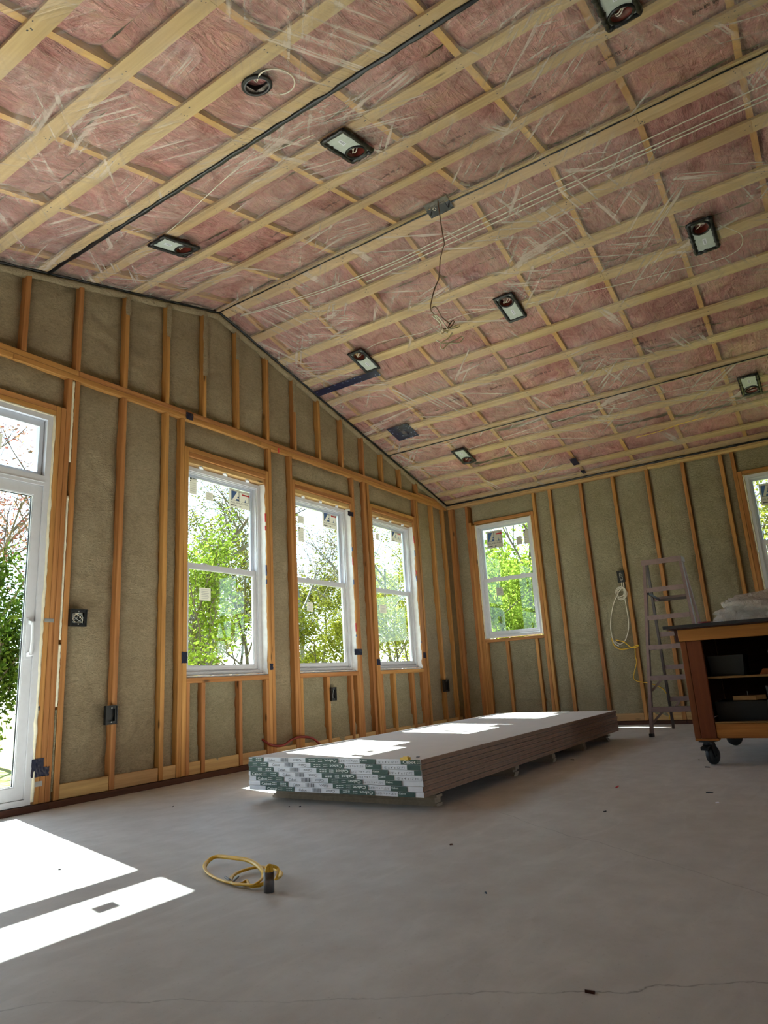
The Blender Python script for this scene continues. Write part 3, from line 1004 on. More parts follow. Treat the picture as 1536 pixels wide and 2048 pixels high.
# pink batts between the chords
rr = random.Random(11)
def batt(xa, xb, ya, yb, seed, fine):
    nx, ny = (26, 15) if fine else (8, 5)
    mb = MB()
    for i in range(nx + 1):
        for j in range(ny + 1):
            a, b = i / nx, j / ny
            x = xa + (xb - xa) * a; y = ya + (yb - ya) * b
            e = min(a, 1 - a) * (xb - xa); f_ = min(b, 1 - b) * (yb - ya)
            rise = .030 * math.exp(-e / .03) + .022 * math.exp(-f_ / .03)
            if yb > YG or xb > XE or xa < XL: rise *= .4
            h = .034 + rise + .016 * fbm(x * 6, y * 6, seed) + .012 * noise.noise((x * 15, y * 19, seed))
            h = max(.0215, h)
            mb.v.append((x, y, ceil_z(x) + h))
    for i in range(nx):
        for j in range(ny):
            k = i * (ny + 1) + j
            mb.f.append((k, k + 1, k + ny + 2, k + ny + 1))
    return mb.build('insulation_batt', batt_m, CE, True)
for bi, t in enumerate(TR + [4.17 + .0]):
    ya = (TR[bi - 1] if bi else YB) + .019
    yb = (t if bi < len(TR) else YG + .10) - .019
    if yb - ya < .05: continue
    for (sa, sb) in ((XL - .08, XR), (XR, XE + .08)):
        cut = [sa]
        x = sa + rr.uniform(.5, 1.2)
        while x < sb - .4:
            cut.append(x); x += 1.2
        cut.append(sb)
        for a, b in zip(cut[:-1], cut[1:]):
            batt(a + .003, b - .003, ya, yb, rr.random() * 50, yb > -.6)
# roof deck above
rd = plain('roof deck', (120, 96, 70), .9)
for xa, xb in ((XL - .45, XR), (XR, XE + .45)):
    slope_box('roof_deck', xa, xb, YB - .4, YG + .40, .26, .29, rd)
# clear poly sheets below the straps
SEAM_L, SEAM_R = 2.398, 6.878
LIGHTS = [(2.84, 1.945), (2.84, 3.505), (2.93, .365), (5.225, .342), (5.24, 1.930), (5.24, 3.520), (7.26, 3.480), (7.26, .322)]
CAN = (2.072, 1.950)
def sheet(xa, xb, seed):
    ya, yb = YB + .01, YG - .004
    nx, ny = max(4, int((xb - xa) / .048)), int((yb - ya) / .048)
    mb = MB()
    for i in range(nx + 1):
        x = xa + (xb - xa) * i / nx
        for j in range(ny + 1):
            y = ya + (yb - ya) * j / ny
            e = min(1, min(i, nx - i) / 3.0)
            h = -.0022 - .006 * e * max(0, fbm(x * 2.2, y * 2.2, seed) + .25)
            mb.v.append((x, y, ceil_z(x) + h))
    for i in range(nx):
        for j in range(ny):
            k = i * (ny + 1) + j
            cx, cy = xa + (xb - xa) * (i + .5) / nx, ya + (yb - ya) * (j + .5) / ny
            if any(abs(cx - lx) < .125 and abs(cy - ly) < .05 for lx, ly in LIGHTS) or math.hypot(cx - CAN[0], cy - CAN[1]) < .042: continue
            mb.f.append((k, k + 1, k + ny + 2, k + ny + 1))
    return mb.build('vapour_barrier', poly_m, CE, True)
sheets = [sheet(XL, SEAM_L, 1), sheet(SEAM_L, XR, 2), sheet(XR, SEAM_R, 3), sheet(SEAM_R, XE, 4)]
# black sealant beads
def bead(name, fn, n, r, seed, parent=CE):
    pts, rs = [], []
    for k in range(n + 1):
        p = Vector(fn(k / n))
        p += Vector((.006 * noise.noise((k * .35, seed, 0)), .006 * noise.noise((k * .3, seed, 5)), 0))
        pts.append(p)
        rs.append(max(.002, r * (1 + .55 * noise.noise((k * .45, seed, 2)) + .3 * noise.noise((k * 1.7, seed, 7)))))
    return MB().tube(pts, rs, 6, flat=.55).build(name, black_seal, parent, True)
Y0 = -2.0
for i, (x, r) in enumerate(((2.398, .0155), (4.056, .0065), (6.878, .0085))):
    bead('sealant_bead', lambda q, x=x: (x, YG - .01 + (Y0 - YG) * q, ceil_z(x) - .007), 150, r, i * 3.3)
for xa, xb, r in ((XL, XR, .013), (XR, XE, .015)):
    bead('sealant_bead', lambda q: (xa + (xb - xa) * q, YG - .008, ceil_z(xa + (xb - xa) * q) - .008), 110, r, xa)
bead('sealant_bead', lambda q: (XE - .008, YG + (Y0 - YG) * q, EZ - .012), 150, .020, 21)
# foam sprayed up into the wall-to-ceiling angle
for xa, xb in ((XL, XR), (XR, XE)):
    N = 90
    pts = [(xa + (xb - xa) * k / N, YG + .022, ceil_z(xa + (xb - xa) * k / N) - .03) for k in range(N + 1)]
    MB().tube(pts, [.032 + .010 * noise.noise((k * .4, xa, 3)) for k in range(N + 1)], 8).build('foam_fillet', foam_m, CE, True)
# print on the poly: rows of small dark marks
def print_mark(x, y0, y1, sh, seed):
    s = -1 if x < XR else 1
    rr = random.Random(seed)
    mb = MB()
    def stroke(ya, yb, xa, xb):
        z = lambda q: ceil_z(q) - .0105
        b0 = len(mb.v)
        mb.v += [(xa, ya, z(xa)), (xb, ya, z(xb)), (xb, yb, z(xb)), (xa, yb, z(xa))]
        mb.f.append((b0, b0 + 1, b0 + 2, b0 + 3))
    L = y1 - y0
    def at(f_): return y0 + L * f_
    hw = .018
    for f_ in (0, .022, .05, .075): stroke(at(f_), at(f_ + .012), x - hw, x + hw)
    stroke(at(0), at(.06), x + hw - .006, x + hw)
    for g in (.30, .52):
        for k in range(5):
            stroke(at(g + .03 * k), at(g + .03 * k + .018), x - hw + .004 * rr.random(), x + hw * rr.uniform(.1, 1))
        for k in range(5):
            stroke(at(g + .03 * k), at(g + .03 * k + .014), x + hw + .006, x + hw + .011)
    for k in range(6): stroke(at(.11 + .03 * k), at(.13 + .03 * k), x - .004 * rr.random(), x + .008)
    stroke(at(.70), at(.84), x - .003, x + .002)
    stroke(at(.82), at(.835), x - .014, x + .012)
    stroke(at(.95), at(.98), x - .006, x + .006)
    mb.build('poly_print', poly_ink, sh)
for k in range(9):
    y = 4.0 - .491 * k
    print_mark(3.33, y, y - .19, sheets[1], k)
for k in range(9):
    y = 4.08 - .490 * k
    print_mark(6.213, y, y - .20, sheets[2], k + 20)

# ================================================================== CEILING FITTINGS
def slope_frame(x, y):
    """matrix at a point of the ceiling: local x up-slope/down-slope along +x, y along the ridge, z straight out of the ceiling upwards"""
    s = -1 if x < XR else 1
    ex = Vector((1, 0, -SL * s)).normalized(); ey = Vector((0, 1, 0)); ez = ex.cross(ey).normalized()
    M = Matrix.Identity(4)
    o = Vector((x, y, ceil_z(x)))
    for i in range(3):
        M[i][0] = ex[i]; M[i][1] = ey[i]; M[i][2] = ez[i]; M[i][3] = o[i]
    return M
def recessed_light(xc, yc, end, label, seed, wires=True):
    """flat housing plate with a round lamp opening at one end, its edge smeared with black sealant"""
    M = slope_frame(xc, yc)
    T = tag(empty('recessed_light', tuple(M @ Vector((0, 0, 0)))), label, 'light fixture', 'unfinished recessed light housings in the ceiling')
    hx, hy = .158, .078
    cx = end * .088; R_ = .055
    # plate with a round hole: ring of quads from circle to rectangle
    N = 48; mb = MB()
    for zz in (-.020, -.014):
        for k in range(N):
            a = 2 * PI * k / N
            mb.v.append((cx + R_ * math.cos(a), R_ * math.sin(a), zz))
        for k in range(N):
            a = 2 * PI * k / N
            c_, s_ = math.cos(a), math.sin(a)
            tx = ((hx - cx) / c_) if c_ > 1e-6 else ((-hx - cx) / c_ if c_ < -1e-6 else 1e9)
            ty = hy / abs(s_) if abs(s_) > 1e-6 else 1e9
            t_ = min(tx, ty)
            mb.v.append((cx + t_ * c_, t_ * s_, zz))
    for k in range(N):
        l = (k + 1) % N
        mb.f.append((k, k + N, l + N, l))
        mb.f.append((2 * N + k, 2 * N + l, 3 * N + l, 3 * N + k))
        mb.f.append((k + N, 3 * N + k, 3 * N + l, l + N))
    mb.xf(M).build('housing_plate', lightbox, T)
    mb = MB().lathe([(R_, -.020), (R_, .06), (R_ * .96, .10), (0.001, .10)], 28, M @ Matrix.Translation((cx, 0, 0)))
    mb.build('lamp_can', can_in, T, True)
    pts = [(cx + (R_ + .006) * math.cos(2 * PI * k / 36), (R_ + .006) * math.sin(2 * PI * k / 36), -.022) for k in range(36)]
    MB().tube(pts, [.0085 + .0025 * noise.noise((k * .7, seed, 1)) for k in range(36)], 6, closed=True).xf(M).build('lamp_ring', black_seal, T, True)
    per = []
    for (ax, ay, bx_, by_) in ((-hx, -hy, hx, -hy), (hx, -hy, hx, hy), (hx, hy, -hx, hy), (-hx, hy, -hx, -hy)):
        K = 26 if abs(bx_ - ax) > .1 else 14
        for k in range(K):
            per.append((ax + (bx_ - ax) * k / K + .004 * noise.noise((k * .8, seed, ax * 9)), ay + (by_ - ay) * k / K + .004 * noise.noise((k * .8, seed, ay * 9 + 3)), -.021))
    MB().tube(per, [.016 + .009 * noise.noise((k * .55, seed, 8)) for k in range(len(per))], 6, closed=True, flat=.8).xf(M).build('sealant_rim', black_seal, T, True)
    mb = MB().box(-end * .06 - .03, -end * .06 + .03, -.012, .012, -.0212, -.0202)
    mb.xf(M).build('rating_label', tape_w, T)
    mb = MB()
    for k in range(6): mb.box(-end * .06 - .022 + .008 * k, -end * .06 - .018 + .008 * k, -.008, .006, -.0218, -.0213)
    mb.xf(M).build('rating_print', ink_g, T)
    if wires:
        rr = random.Random(seed)
        for k in range(3):
            a0 = rr.uniform(0, 6.28)
            pts = [(cx + .03 * math.cos(a0 + q * .5) * (1 - .04 * q), .034 * math.sin(a0 + q * .5 + k), .075 - .085 * math.sin(q / 9 * PI)) for q in range(10)]
            MB().tube(pts, .0032, 5).xf(M).build('wire', wire_w, T, True)
    return T
def centre(xa, xb, ya, yb): return (xa + xb) / 2, (ya + yb) / 2
recessed_light(2.84, 1.945, 1, 'square recessed light housing between the two leftmost black seams, beside the round can light', 1)
recessed_light(2.84, 3.505, 1, 'recessed light housing on the left slope, nearest the gable wall', 2)
recessed_light(2.93, .365, 1, 'recessed light housing cut off by the top edge of the view', 3)
recessed_light(5.225, .342, -1, 'recessed light housing on the right slope, largest and nearest to the right edge', 4)
recessed_light(5.24, 1.930, -1, 'recessed light housing right of the hanging cable', 5)
recessed_light(5.24, 3.520, -1, 'recessed light housing touching the long navy tape strip', 6)
recessed_light(7.26, 3.480, 1, 'recessed light housing low on the right slope near the far corner', 7)
recessed_light(7.26, .322, 1, 'recessed light housing above the right-hand window, at the right edge', 8)

# round can light
M = slope_frame(2.072, 1.950)
T = tag(empty('can_light', tuple(M @ Vector((0, 0, 0)))), 'round open black can light with a loop of white cable', 'light fixture')
MB().lathe([(.060, -.015), (.074, -.015), (.078, -.012), (.078, -.004), (.068, .0), (.066, .02), (.066, .16), (.001, .16), (.001, .155), (.060, .155), (.060, -.012), (.060, -.015)], 36, M).build('can', black_pl, T, True)
MB().tube([(.062 * math.cos(a * PI / 18), (.062 * math.sin(a * PI / 18)), -.015) for a in range(36)], .0035, 6, closed=True).xf(M).build('rim', pvc, T, True)
MB().tube([(-.02 + .04 * k / 8, .02 - .02 * math.sin(k / 8 * PI), .06 - .05 * math.sin(k / 8 * PI)) for k in range(9)], .003, 5).xf(M).build('wire', wire_w, T, True)
MB().tube([(.05 + .105 * math.cos(k / 24 * 2 * PI * .72 + 2.4), -.085 + .085 * math.sin(k / 24 * 2 * PI * .72 + 2.4), -.012) for k in range(25)], .0036, 5).xf(M).build('cable_loop', wire_w, T, True)

# black box on the ridge with the hanging cable
T = tag(empty('ceiling_box', (4.03, 1.96, 4.10)), 'flat black ceiling box on the ridge strap holding the hanging cable', 'electrical box')
M = slope_frame(4.063, 1.96)
mb = MB()
N = 12
for i in range(N + 1):
    for j in range(7):
        x = -.085 + .13 * j / 6; y = -.10 + .20 * i / N
        mb.v.append((x + .006 * noise.noise((i, j, 1.2)), y + .008 * noise.noise((i * .9, j, 7)), -.016 - .012 * abs(noise.noise((i * .7, j * .7, 3)))))
for i in range(N):
    for j in range(6):
        k = i * 7 + j
        mb.f.append((k, k + 7, k + 8, k + 1))
mb.xf(M).build('cover_film', black_seal, T)
MB().box(-.05, .03, -.06, .06, -.022, -.002).xf(M).build('box_body', black_pl, T)
MB().tube([(-.03 + .014 * math.cos(q), .03 + .012 * math.sin(q), -.034) for q in (0, 1, 2, 3, 4, 5)], .002, 5, closed=True).xf(M).build('wire_end', wire_w, T)
# hanging cable: drawn where it hangs, straight below its box
def hang(px, py, y=1.93):
    v = pix_ray(px, py); t = y / v.y
    return Vector((0, 0, CAM_H)) + v * t
T = tag(empty('hanging_cable', tuple(hang(876, 403))), 'thin brown cable hanging from the ridge box, coiled at its end', 'cable')
pts = [hang(*q) for q in ((876, 402), (877, 414), (881, 440), (885, 466), (889, 487), (885, 500), (880, 520), (879, 545), (877, 560), (870, 575), (865, 592), (861, 612), (862, 622), (868, 629))]
MB().tube(pts, .0045, 6).build('cable_drop', wire_b, T, True)
rr = random.Random(5)
coil = [((868, 629), (872, 634), (880, 645), (884, 657), (892, 662), (899, 660)), ((864, 616), (869, 613), (876, 620), (884, 635), (899, 647)),
        ((868, 631), (866, 633), (876, 641), (883, 652), (881, 664), (885, 667), (890, 661)), ((872, 630), (882, 640), (893, 655), (895, 665), (886, 662)),
        ((870, 632), (879, 648), (886, 658), (900, 655), (908, 644), (904, 642), (895, 656)), ((899, 658), (912, 656), (919, 652), (914, 650), (903, 656)),
        ((872, 680), (884, 686), (900, 686), (916, 686), (926, 678), (924, 673), (915, 678), (898, 686), (886, 698), (881, 694), (884, 684), (896, 677), (904, 666))]
for i, c in enumerate(coil):
    # smooth the polyline
    P_ = [hang(a, b, 1.93 + .02 * math.sin(i * 2.1)) for a, b in c]
    out = []
    for k in range(len(P_) - 1):
        p0, p1, p2, p3 = P_[max(k - 1, 0)], P_[k], P_[k + 1], P_[min(k + 2, len(P_) - 1)]
        for q in range(5):
            t = q / 5
            out.append(.5 * ((2 * p1) + (-p0 + p2) * t + (2 * p0 - 5 * p1 + 4 * p2 - p3) * t * t + (-p0 + 3 * p1 - 3 * p2 + p3) * t ** 3))
    out.append(P_[-1])
    MB().tube(out, .0045, 6).build('coil_loop', wire_b if i in (1, 4) else wire_w, T, True)

# white cables run above the straps
def run_cable(name, label, pts, r=.0055, mat=wire_w, cat='cable', group='white cables stapled above the straps'):
    P_ = [Vector((x, y, ceil_z(x) + h)) for x, y, h in pts]
    out = []
    for k in range(len(P_) - 1):
        p0, p1, p2, p3 = P_[max(k - 1, 0)], P_[k], P_[k + 1], P_[min(k + 2, len(P_) - 1)]
        for q in range(6):
            t = q / 6
            out.append(.5 * ((2 * p1) + (-p0 + p2) * t + (2 * p0 - 5 * p1 + 4 * p2 - p3) * t * t + (-p0 + 3 * p1 - 3 * p2 + p3) * t ** 3))
    out.append(P_[-1])
    a = np.array([list(v) for v in out])
    o = MB().tube(out, r, 6, flat=.6).build(name, mat, None, True)
    tag(o, label, cat, group)
    return o
run_cable('ceiling_cable', 'uppermost of three white cables beside the ridge strap', [(4.20, 4.20, .012), (4.30, 3.4, .012), (4.345, 2.7, .012), (4.33, 2.1, .012), (4.29, 1.3, .012), (4.28, .5, .012), (4.27, -.3, .012), (4.27, -1.4, .012)])
run_cable('ceiling_cable', 'middle one of three white cables beside the ridge strap', [(4.205, 4.215, .012), (4.325, 3.4, .012), (4.37, 2.6, .012), (4.36, 1.9, .012), (4.35, 1.2, .012), (4.345, .5, .012), (4.34, -.3, .012), (4.34, -1.4, .012)])
run_cable('ceiling_cable', 'lowest of three white cables beside the ridge strap', [(4.42, 2.9, .012), (4.41, 2.3, .012), (4.395, 1.6, .012), (4.38, .9, .012), (4.37, .2, .012), (4.375, -.5, .012), (4.38, -1.4, .012)])
run_cable('ceiling_cable', 'white cable sagging under plastic between the left housings', [(2.62, 2.02, -.001), (2.57, 2.25, -.001), (2.52, 2.5, -.001), (2.60, 2.95, -.001), (2.66, 3.2, -.001), (2.70, 3.42, -.001)], .003)
run_cable('ceiling_cable', 'white cable looping beside the large right-edge housing', [(5.20, .22, -.001), (5.36, .10, -.001), (5.50, .14, -.001), (5.53, .34, -.001), (5.47, .7, -.001), (5.42, 1.1, -.001), (5.28, 1.80, -.001)], .003)
run_cable('ceiling_cable', 'white cable crossing under plastic towards the tape strip', [(5.20, 2.06, -.001), (5.14, 2.4, -.001), (5.17, 2.8, -.001), (5.10, 3.2, -.001), (5.12, 3.40, -.001)], .003)
run_cable('ceiling_cable', 'faint white cable low on the right slope below the black seam', [(7.10, .46, -.001), (7.06, 1.0, -.001), (7.04, 1.7, -.001), (7.09, 2.6, -.001), (7.16, 3.36, -.001)], .003)
run_cable('ceiling_cable_yellow', 'short yellow cable showing through the plastic low on the right slope', [(7.74, 1.55, -.001), (7.73, 1.3, -.001), (7.68, 1.05, -.001), (7.66, .8, -.001)], .007, wire_y, 'cable', None)

# tape patches on the ceiling
def tape_patch(name, label, xa, xb, ya, yb, seed, cat='tape', mat=navy, lump=False):
    nx, ny = max(4, int((xb - xa) / .03)), max(4, int((yb - ya) / .04))
    mb = MB()
    for i in range(nx + 1):
        for j in range(ny + 1):
            x = xa + (xb - xa) * i / nx; y = ya + (yb - ya) * j / ny
            if i in (0, nx): x += .006 * noise.noise((j * .7, seed, i))
            if j in (0, ny): y += .006 * noise.noise((i * .7, seed, j + 3))
            h = -.0115 - .003 * abs(noise.noise((x * 20, y * 20, seed)))
            if lump:
                d = math.hypot((i / nx - .55), (j / ny - .5))
                h += .010 * (1 if d < .2 else 0)
            mb.v.append((x, y, ceil_z(x) + h))
    for i in range(nx):
        for j in range(ny):
            k = i * (ny + 1) + j
            mb.f.append((k, k + 1, k + ny + 2, k + ny + 1))
    return tag(mb.build(name, mat), label, cat, 'navy tape patches on the ceiling plastic')
tape_patch('tape_patch', 'long strip of navy tape running from the gable wall edge', 5.413, 5.506, 3.50, 4.345, 1)
tape_patch('tape_patch', 'square navy tape patch with a round bump, on the right slope', 6.362, 6.636, 3.735, 4.02, 2, lump=True)
tape_patch('tape_patch', 'small dark tape square above the side wall', 7.865, 8.02, 2.30, 2.38, 3, mat=tape_dk)
tape_patch('tape_patch', 'tiny dark tape scrap just above the side wall edge', 8.17, 8.26, 2.30, 2.35, 4, mat=tape_dk)

# ================================================================== WALL BOXES
def wall_box(label, wall, px0, py0, px1, py1, depth=-.001, wires=0, proud=.026):
    f = on_gable if wall == 'G' else on_eave
    a = f(px0, py0); b = f(px1, py1); i = 0 if wall == 'G' else 1
    u0, u1 = sorted((a[i], b[i])); z0, z1 = b.z, a.z
    T = tag(empty('outlet_box', wmap(wall)((u0 + u1) / 2, 0, z0)), label, 'electrical box', 'open black electrical boxes nailed to the studs')
    mb = MB()
    wring(mb, wall, u0, u1, z0, z1, .006, .006, .006, -proud, depth)
    wbox(mb, wall, u0, u1, depth - .004, depth, z0, z1)
    wring(mb, wall, u0 + .008, u1 - .008, z0 + .008, z1 - .008, .010, .014, .014, -proud + .004, -proud + .008)
    mb.build('box_shell', black_pl, T)
    mb = MB()
    for zz in (z0 + .016, z1 - .016):
        um = (u0 + u1) / 2
        mb2 = MB().cyl(wmap(wall)(um, -proud + .003, zz), (0, 1, 0) if wall == 'G' else (1, 0, 0), .005, .004, 10)
        mb2.build('screw_lug', steel, T, True)
    rr = random.Random(int(px0))
    for k in range(wires):
        pts = []
        for q in range(9):
            pts.append(wmap(wall)(u0 + .02 + (u1 - u0 - .04) * (.5 + .45 * math.sin(q * .9 + k * 1.9)), -.014 + .006 * math.sin(q + k), z0 + .02 + (z1 - z0 - .04) * (.5 + .45 * math.cos(q * .7 + k * 2.3))))
        MB().tube(pts, .0022, 5).build('wire', wire_w if k % 2 else steel, T, True)
    return T
wall_box('wide open black switch box with curled wires beside the patio door', 'G', 137, 1218, 169, 1254, wires=5)
wall_box('black outlet box low on the first stud right of the patio door', 'G', 208, 1412, 230, 1448)
wall_box('black outlet box under the middle gable window', 'G', 659, 1375, 670, 1401, wires=1)
wall_box('black outlet box low on the stud near the far corner', 'G', 884, 1360, 896, 1383)
wall_box('black switch box on the side wall left of the ladder', 'E', 1234, 1143, 1251, 1164, wires=3)

# cables hung on the side wall
def smooth(P_, n=6):
    out = []
    for k in range(len(P_) - 1):
        p0, p1, p2, p3 = P_[max(k - 1, 0)], P_[k], P_[k + 1], P_[min(k + 2, len(P_) - 1)]
        for q in range(n):
            t = q / n
            out.append(.5 * ((2 * p1) + (-p0 + p2) * t + (2 * p0 - 5 * p1 + 4 * p2 - p3) * t * t + (-p0 + 3 * p1 - 3 * p2 + p3) * t ** 3))
    out.append(P_[-1])
    return out
T = tag(empty('wall_cable', tuple(on_eave(1243, 1180, -.02))), 'bundle of white cable hanging in a long loop below the side wall box', 'cable')
def ev(l, d=-.018): return smooth([on_eave(a, b, d) for a, b in l])
MB().tube(ev([(1243, 1164), (1243, 1176), (1236, 1186), (1228, 1205), (1223, 1228), (1221, 1252), (1224, 1272), (1229, 1286), (1238, 1292)]), .006, 6).build('loop', wire_w, T, True)
MB().tube(ev([(1247, 1164), (1248, 1185), (1252, 1210), (1257, 1240), (1257, 1258), (1253, 1275), (1248, 1284), (1240, 1288), (1230, 1283)], -.012), .006, 6).build('loop', wire_w, T, True)
rr = random.Random(2)
for k in range(5):
    c = (1242 + rr.uniform(-2, 2), 1186 + rr.uniform(-3, 3))
    MB().tube([on_eave(c[0] + (7 + 2 * k % 5) * math.cos(q * PI / 8 + k), c[1] + (9 + k) * math.sin(q * PI / 8 + k), -.014 - .005 * k) for q in range(16)], .005, 6, closed=True).build('coil', wire_w, T, True)
T = tag(empty('wall_cable_yellow', tuple(on_eave(1270, 1300, -.02))), 'yellow cable looped over the stud and dropping behind the ladder', 'cable')
MB().tube(ev([(1223, 1276), (1228, 1290), (1240, 1298), (1256, 1297), (1268, 1293), (1277, 1290)]), .0065, 6).build('loop', wire_y, T, True)
MB().tube(ev([(1232, 1280), (1248, 1284), (1260, 1293), (1270, 1295), (1278, 1291)]), .0065, 6).build('loop', wire_y, T, True)
MB().tube(ev([(1270, 1296), (1271, 1312), (1273, 1325), (1268, 1348), (1268, 1357), (1274, 1362), (1284, 1364), (1295, 1366), (1310, 1370), (1326, 1378), (1336, 1392), (1341, 1406), (1342, 1420), (1338, 1440)]), .0055, 6).build('tail', wire_y, T, True)

# red hose behind the stack
o = MB().tube(smooth([on_gable(a, b, c) for a, b, c in ((523, 1478, .03), (530, 1483, -.012), (540, 1489, -.03), (553, 1492, -.04), (568, 1490, -.05), (582, 1480, -.06), (596, 1474.5, -.06), (612, 1474, -.06), (626, 1477, -.06), (635, 1484, -.06), (642, 1491, -.06), (652, 1503, -.08))]), .011, 8).build('red_hose', hose_r, None, True)
tag(o, 'dark red hose arching in front of the studs behind the gypsum stack', 'hose')

# ================================================================== GYPSUM BOARD STACK
SX0, SX1, SY0, SY1 = 3.174, 6.780, 1.918, 3.138
ZB = .072
for i, (x, lab) in enumerate(((3.345, 'gypsum strip dunnage under the taped front end of the board stack'), (4.40, 'second dunnage strip under the board stack, counted from its taped end'),
                              (5.10, 'middle dunnage strip under the board stack'), (5.83, 'fourth dunnage strip under the board stack, counted from its taped end'),
                              (6.52, 'dunnage strip under the far end of the board stack'))):
    mb = MB()
    for k in range(5):
        j = random.uniform(-.004, .004)
        mb.box(x + j, x + .062 + j, SY0 + .035 + random.uniform(-.012, .012), SY1 - .03 + random.uniform(-.03, .02), .0142 * k, .0142 * k + .0136)
    tag(mb.build('dunnage_strip', dunnage), lab, 'spacer', 'dunnage strips under the gypsum boards')
ORD = ['topmost', 'second from the top', 'third from the top', 'fourth, middle', 'third from the bottom', 'second from the bottom', 'lowest']
U = 1.22 / 1245
for i in range(7):
    zb = ZB + (6 - i) * .0266
    ox = random.uniform(-.004, .004); oy = random.uniform(-.003, .003)
    lx = random.uniform(-.012, .03)
    T = tag(empty('board_pair', ((SX0 + SX1) / 2, (SY0 + SY1) / 2, zb)), ORD[i] + ' of the green-taped gypsum board pairs', 'gypsum board', 'pairs of gypsum boards in the stack')
    for k in range(2):
        o = box('board', SX0 + ox, SX1 + ox + lx, SY0 + oy, SY1 + oy, zb + .0122 * k, zb + .0122 * k + .0120, gyp_top, T)
        o.data.materials.append(gyp_edge)
        for p in o.data.polygons:
            if abs(p.normal.z) < .9: p.material_index = 1
    xf_ = SX0 + ox - .0025
    # end tape, slightly wavy
    mb = MB(); N = 40
    for k in range(N + 1):
        y = SY1 + oy - 1.22 * k / N
        wv = .0018 * noise.noise((k * .6, i * 2.2, 1)) + (.004 * max(0, noise.noise((k * .9, i, 4))) if k > 32 and i > 2 else 0)
        mb.v += [(xf_ - .0006 - wv, y, zb + .0003), (xf_ - .0012 - wv * 1.6, y, zb + .0128), (xf_ - .0006 - wv, y, zb + .0258)]
    for k in range(N):
        for j in range(2):
            a = k * 3 + j
            mb.f.append((a, a + 1, a + 4, a + 3))
    tape = mb.build('end_tape', tape_w, T, True)
    sh = 39.5 * i
    xp = xf_ - .0052
    def ypos(u): return SY1 + oy - u * U
    def band(name, u0, u1, z0, z1, mat, dx=0.0):
        u0 = max(u0, 4); u1 = min(u1, 1241)
        if u1 - u0 < 1: return
        b_ = MB(); b_.v = [(xp - dx, ypos(u0), zb + z0), (xp - dx, ypos(u1), zb + z0), (xp - dx, ypos(u1), zb + z1), (xp - dx, ypos(u0), zb + z1)]
        b_.f = [(0, 1, 2, 3)]
        b_.build(name, mat, tape)
    def word(txt, u0, u1, zc, h, mat, inv=False, bold=False):
        if u0 < 2 or u1 > 1243: return
        M = Matrix.Identity(4)
        ex = Vector((0, 1, 0)) if inv else Vector((0, -1, 0)); ey = Vector((0, 0, -1)) if inv else Vector((0, 0, 1)); ez = ex.cross(ey)
        o = Vector((xp - .0008, ypos(u1 if inv else u0), zb + zc + (h * .35 if inv else -h * .35)))
        for q in range(3):
            M[q][0] = ex[q]; M[q][1] = ey[q]; M[q][2] = ez[q]; M[q][3] = o[q]
        text_obj('lettering', txt, h, mat, M, tape, bold, width=(u1 - u0) * U)
    def dashes(u0, u1, zc, mat, inv=False):
        for r_ in (.005, -.005):
            n_ = 3
            for q in range(n_):
                a = u0 + (u1 - u0) * q / n_
                band('print', a, a + (u1 - u0) / n_ * .8, zc + r_ - .0016, zc + r_ + .0016, mat, .0006)
    for per in (-1220, 0, 1220):
        b = sh + per - 75
        band('print_band', b - 25, b + 200, .0012, .0250, tape_g)
        word('Cabot', b - 12, b + 68, .0125, .021, ink_white, bold=True)
        dashes(b + 76, b + 112, .0128, ink_white); dashes(b + 140, b + 188, .0128, ink_white)
        word('Cabot', b + 237, b + 296, .012, .019, ink)
        if 4 < b + 335 and b + 396 < 1241:
            q = b + 335
            rr = random.Random(4)
            while q < b + 396:
                w_ = rr.choice((1.5, 2.5, 4))
                band('barcode', q, q + w_, .003, .0235, ink, .0004); q += w_ + rr.choice((2, 3, 4.5))
        word('Cabot', b + 440, b + 505, .0125, .019, ink, inv=True)
        band('print_band', b + 535, b + 775, .0012, .0250, tape_g)
        dashes(b + 560, b + 612, .0128, ink_white); dashes(b + 630, b + 662, .0128, ink_white)
        word('Cabot', b + 678, b + 766, .0128, .021, ink_white, inv=True, bold=True)
        word('1/2" x 4 x 12 FT', b + 785, b + 915, .0128, .013, ink, inv=True)
        band('print_band', b + 926, b + 1030, .0012, .0250, tape_g)
        word('Cabot', b + 931, b + 975, .017, .012, ink_white, bold=True)
        word("1/2' x 4' x 12' FT", b + 1038, b + 1180, .0115, .015, ink)
ZT = ZB + 7 * .0266
p = on_floor(810, 1517, ZT + .008)
T = MB().box(p.x - .012, p.x + .016, p.y - .024, p.y + .022, ZT + .0001, ZT + .014)
T.box(p.x - .010, p.x + .006, p.y - .020, p.y + .006, ZT + .0140, ZT + .0185)
tag(T.build('yellow_clip', wire_y), 'small yellow plastic clip lying on the board stack', 'clip')
p = on_floor(836, 1514.5, ZT)
tag(MB().box(p.x - .006, p.x + .006, p.y - .008, p.y + .008, ZT + .0001, ZT + .003).build('debris_chip', ink), 'tiny dark chip on top of the board stack', 'debris')

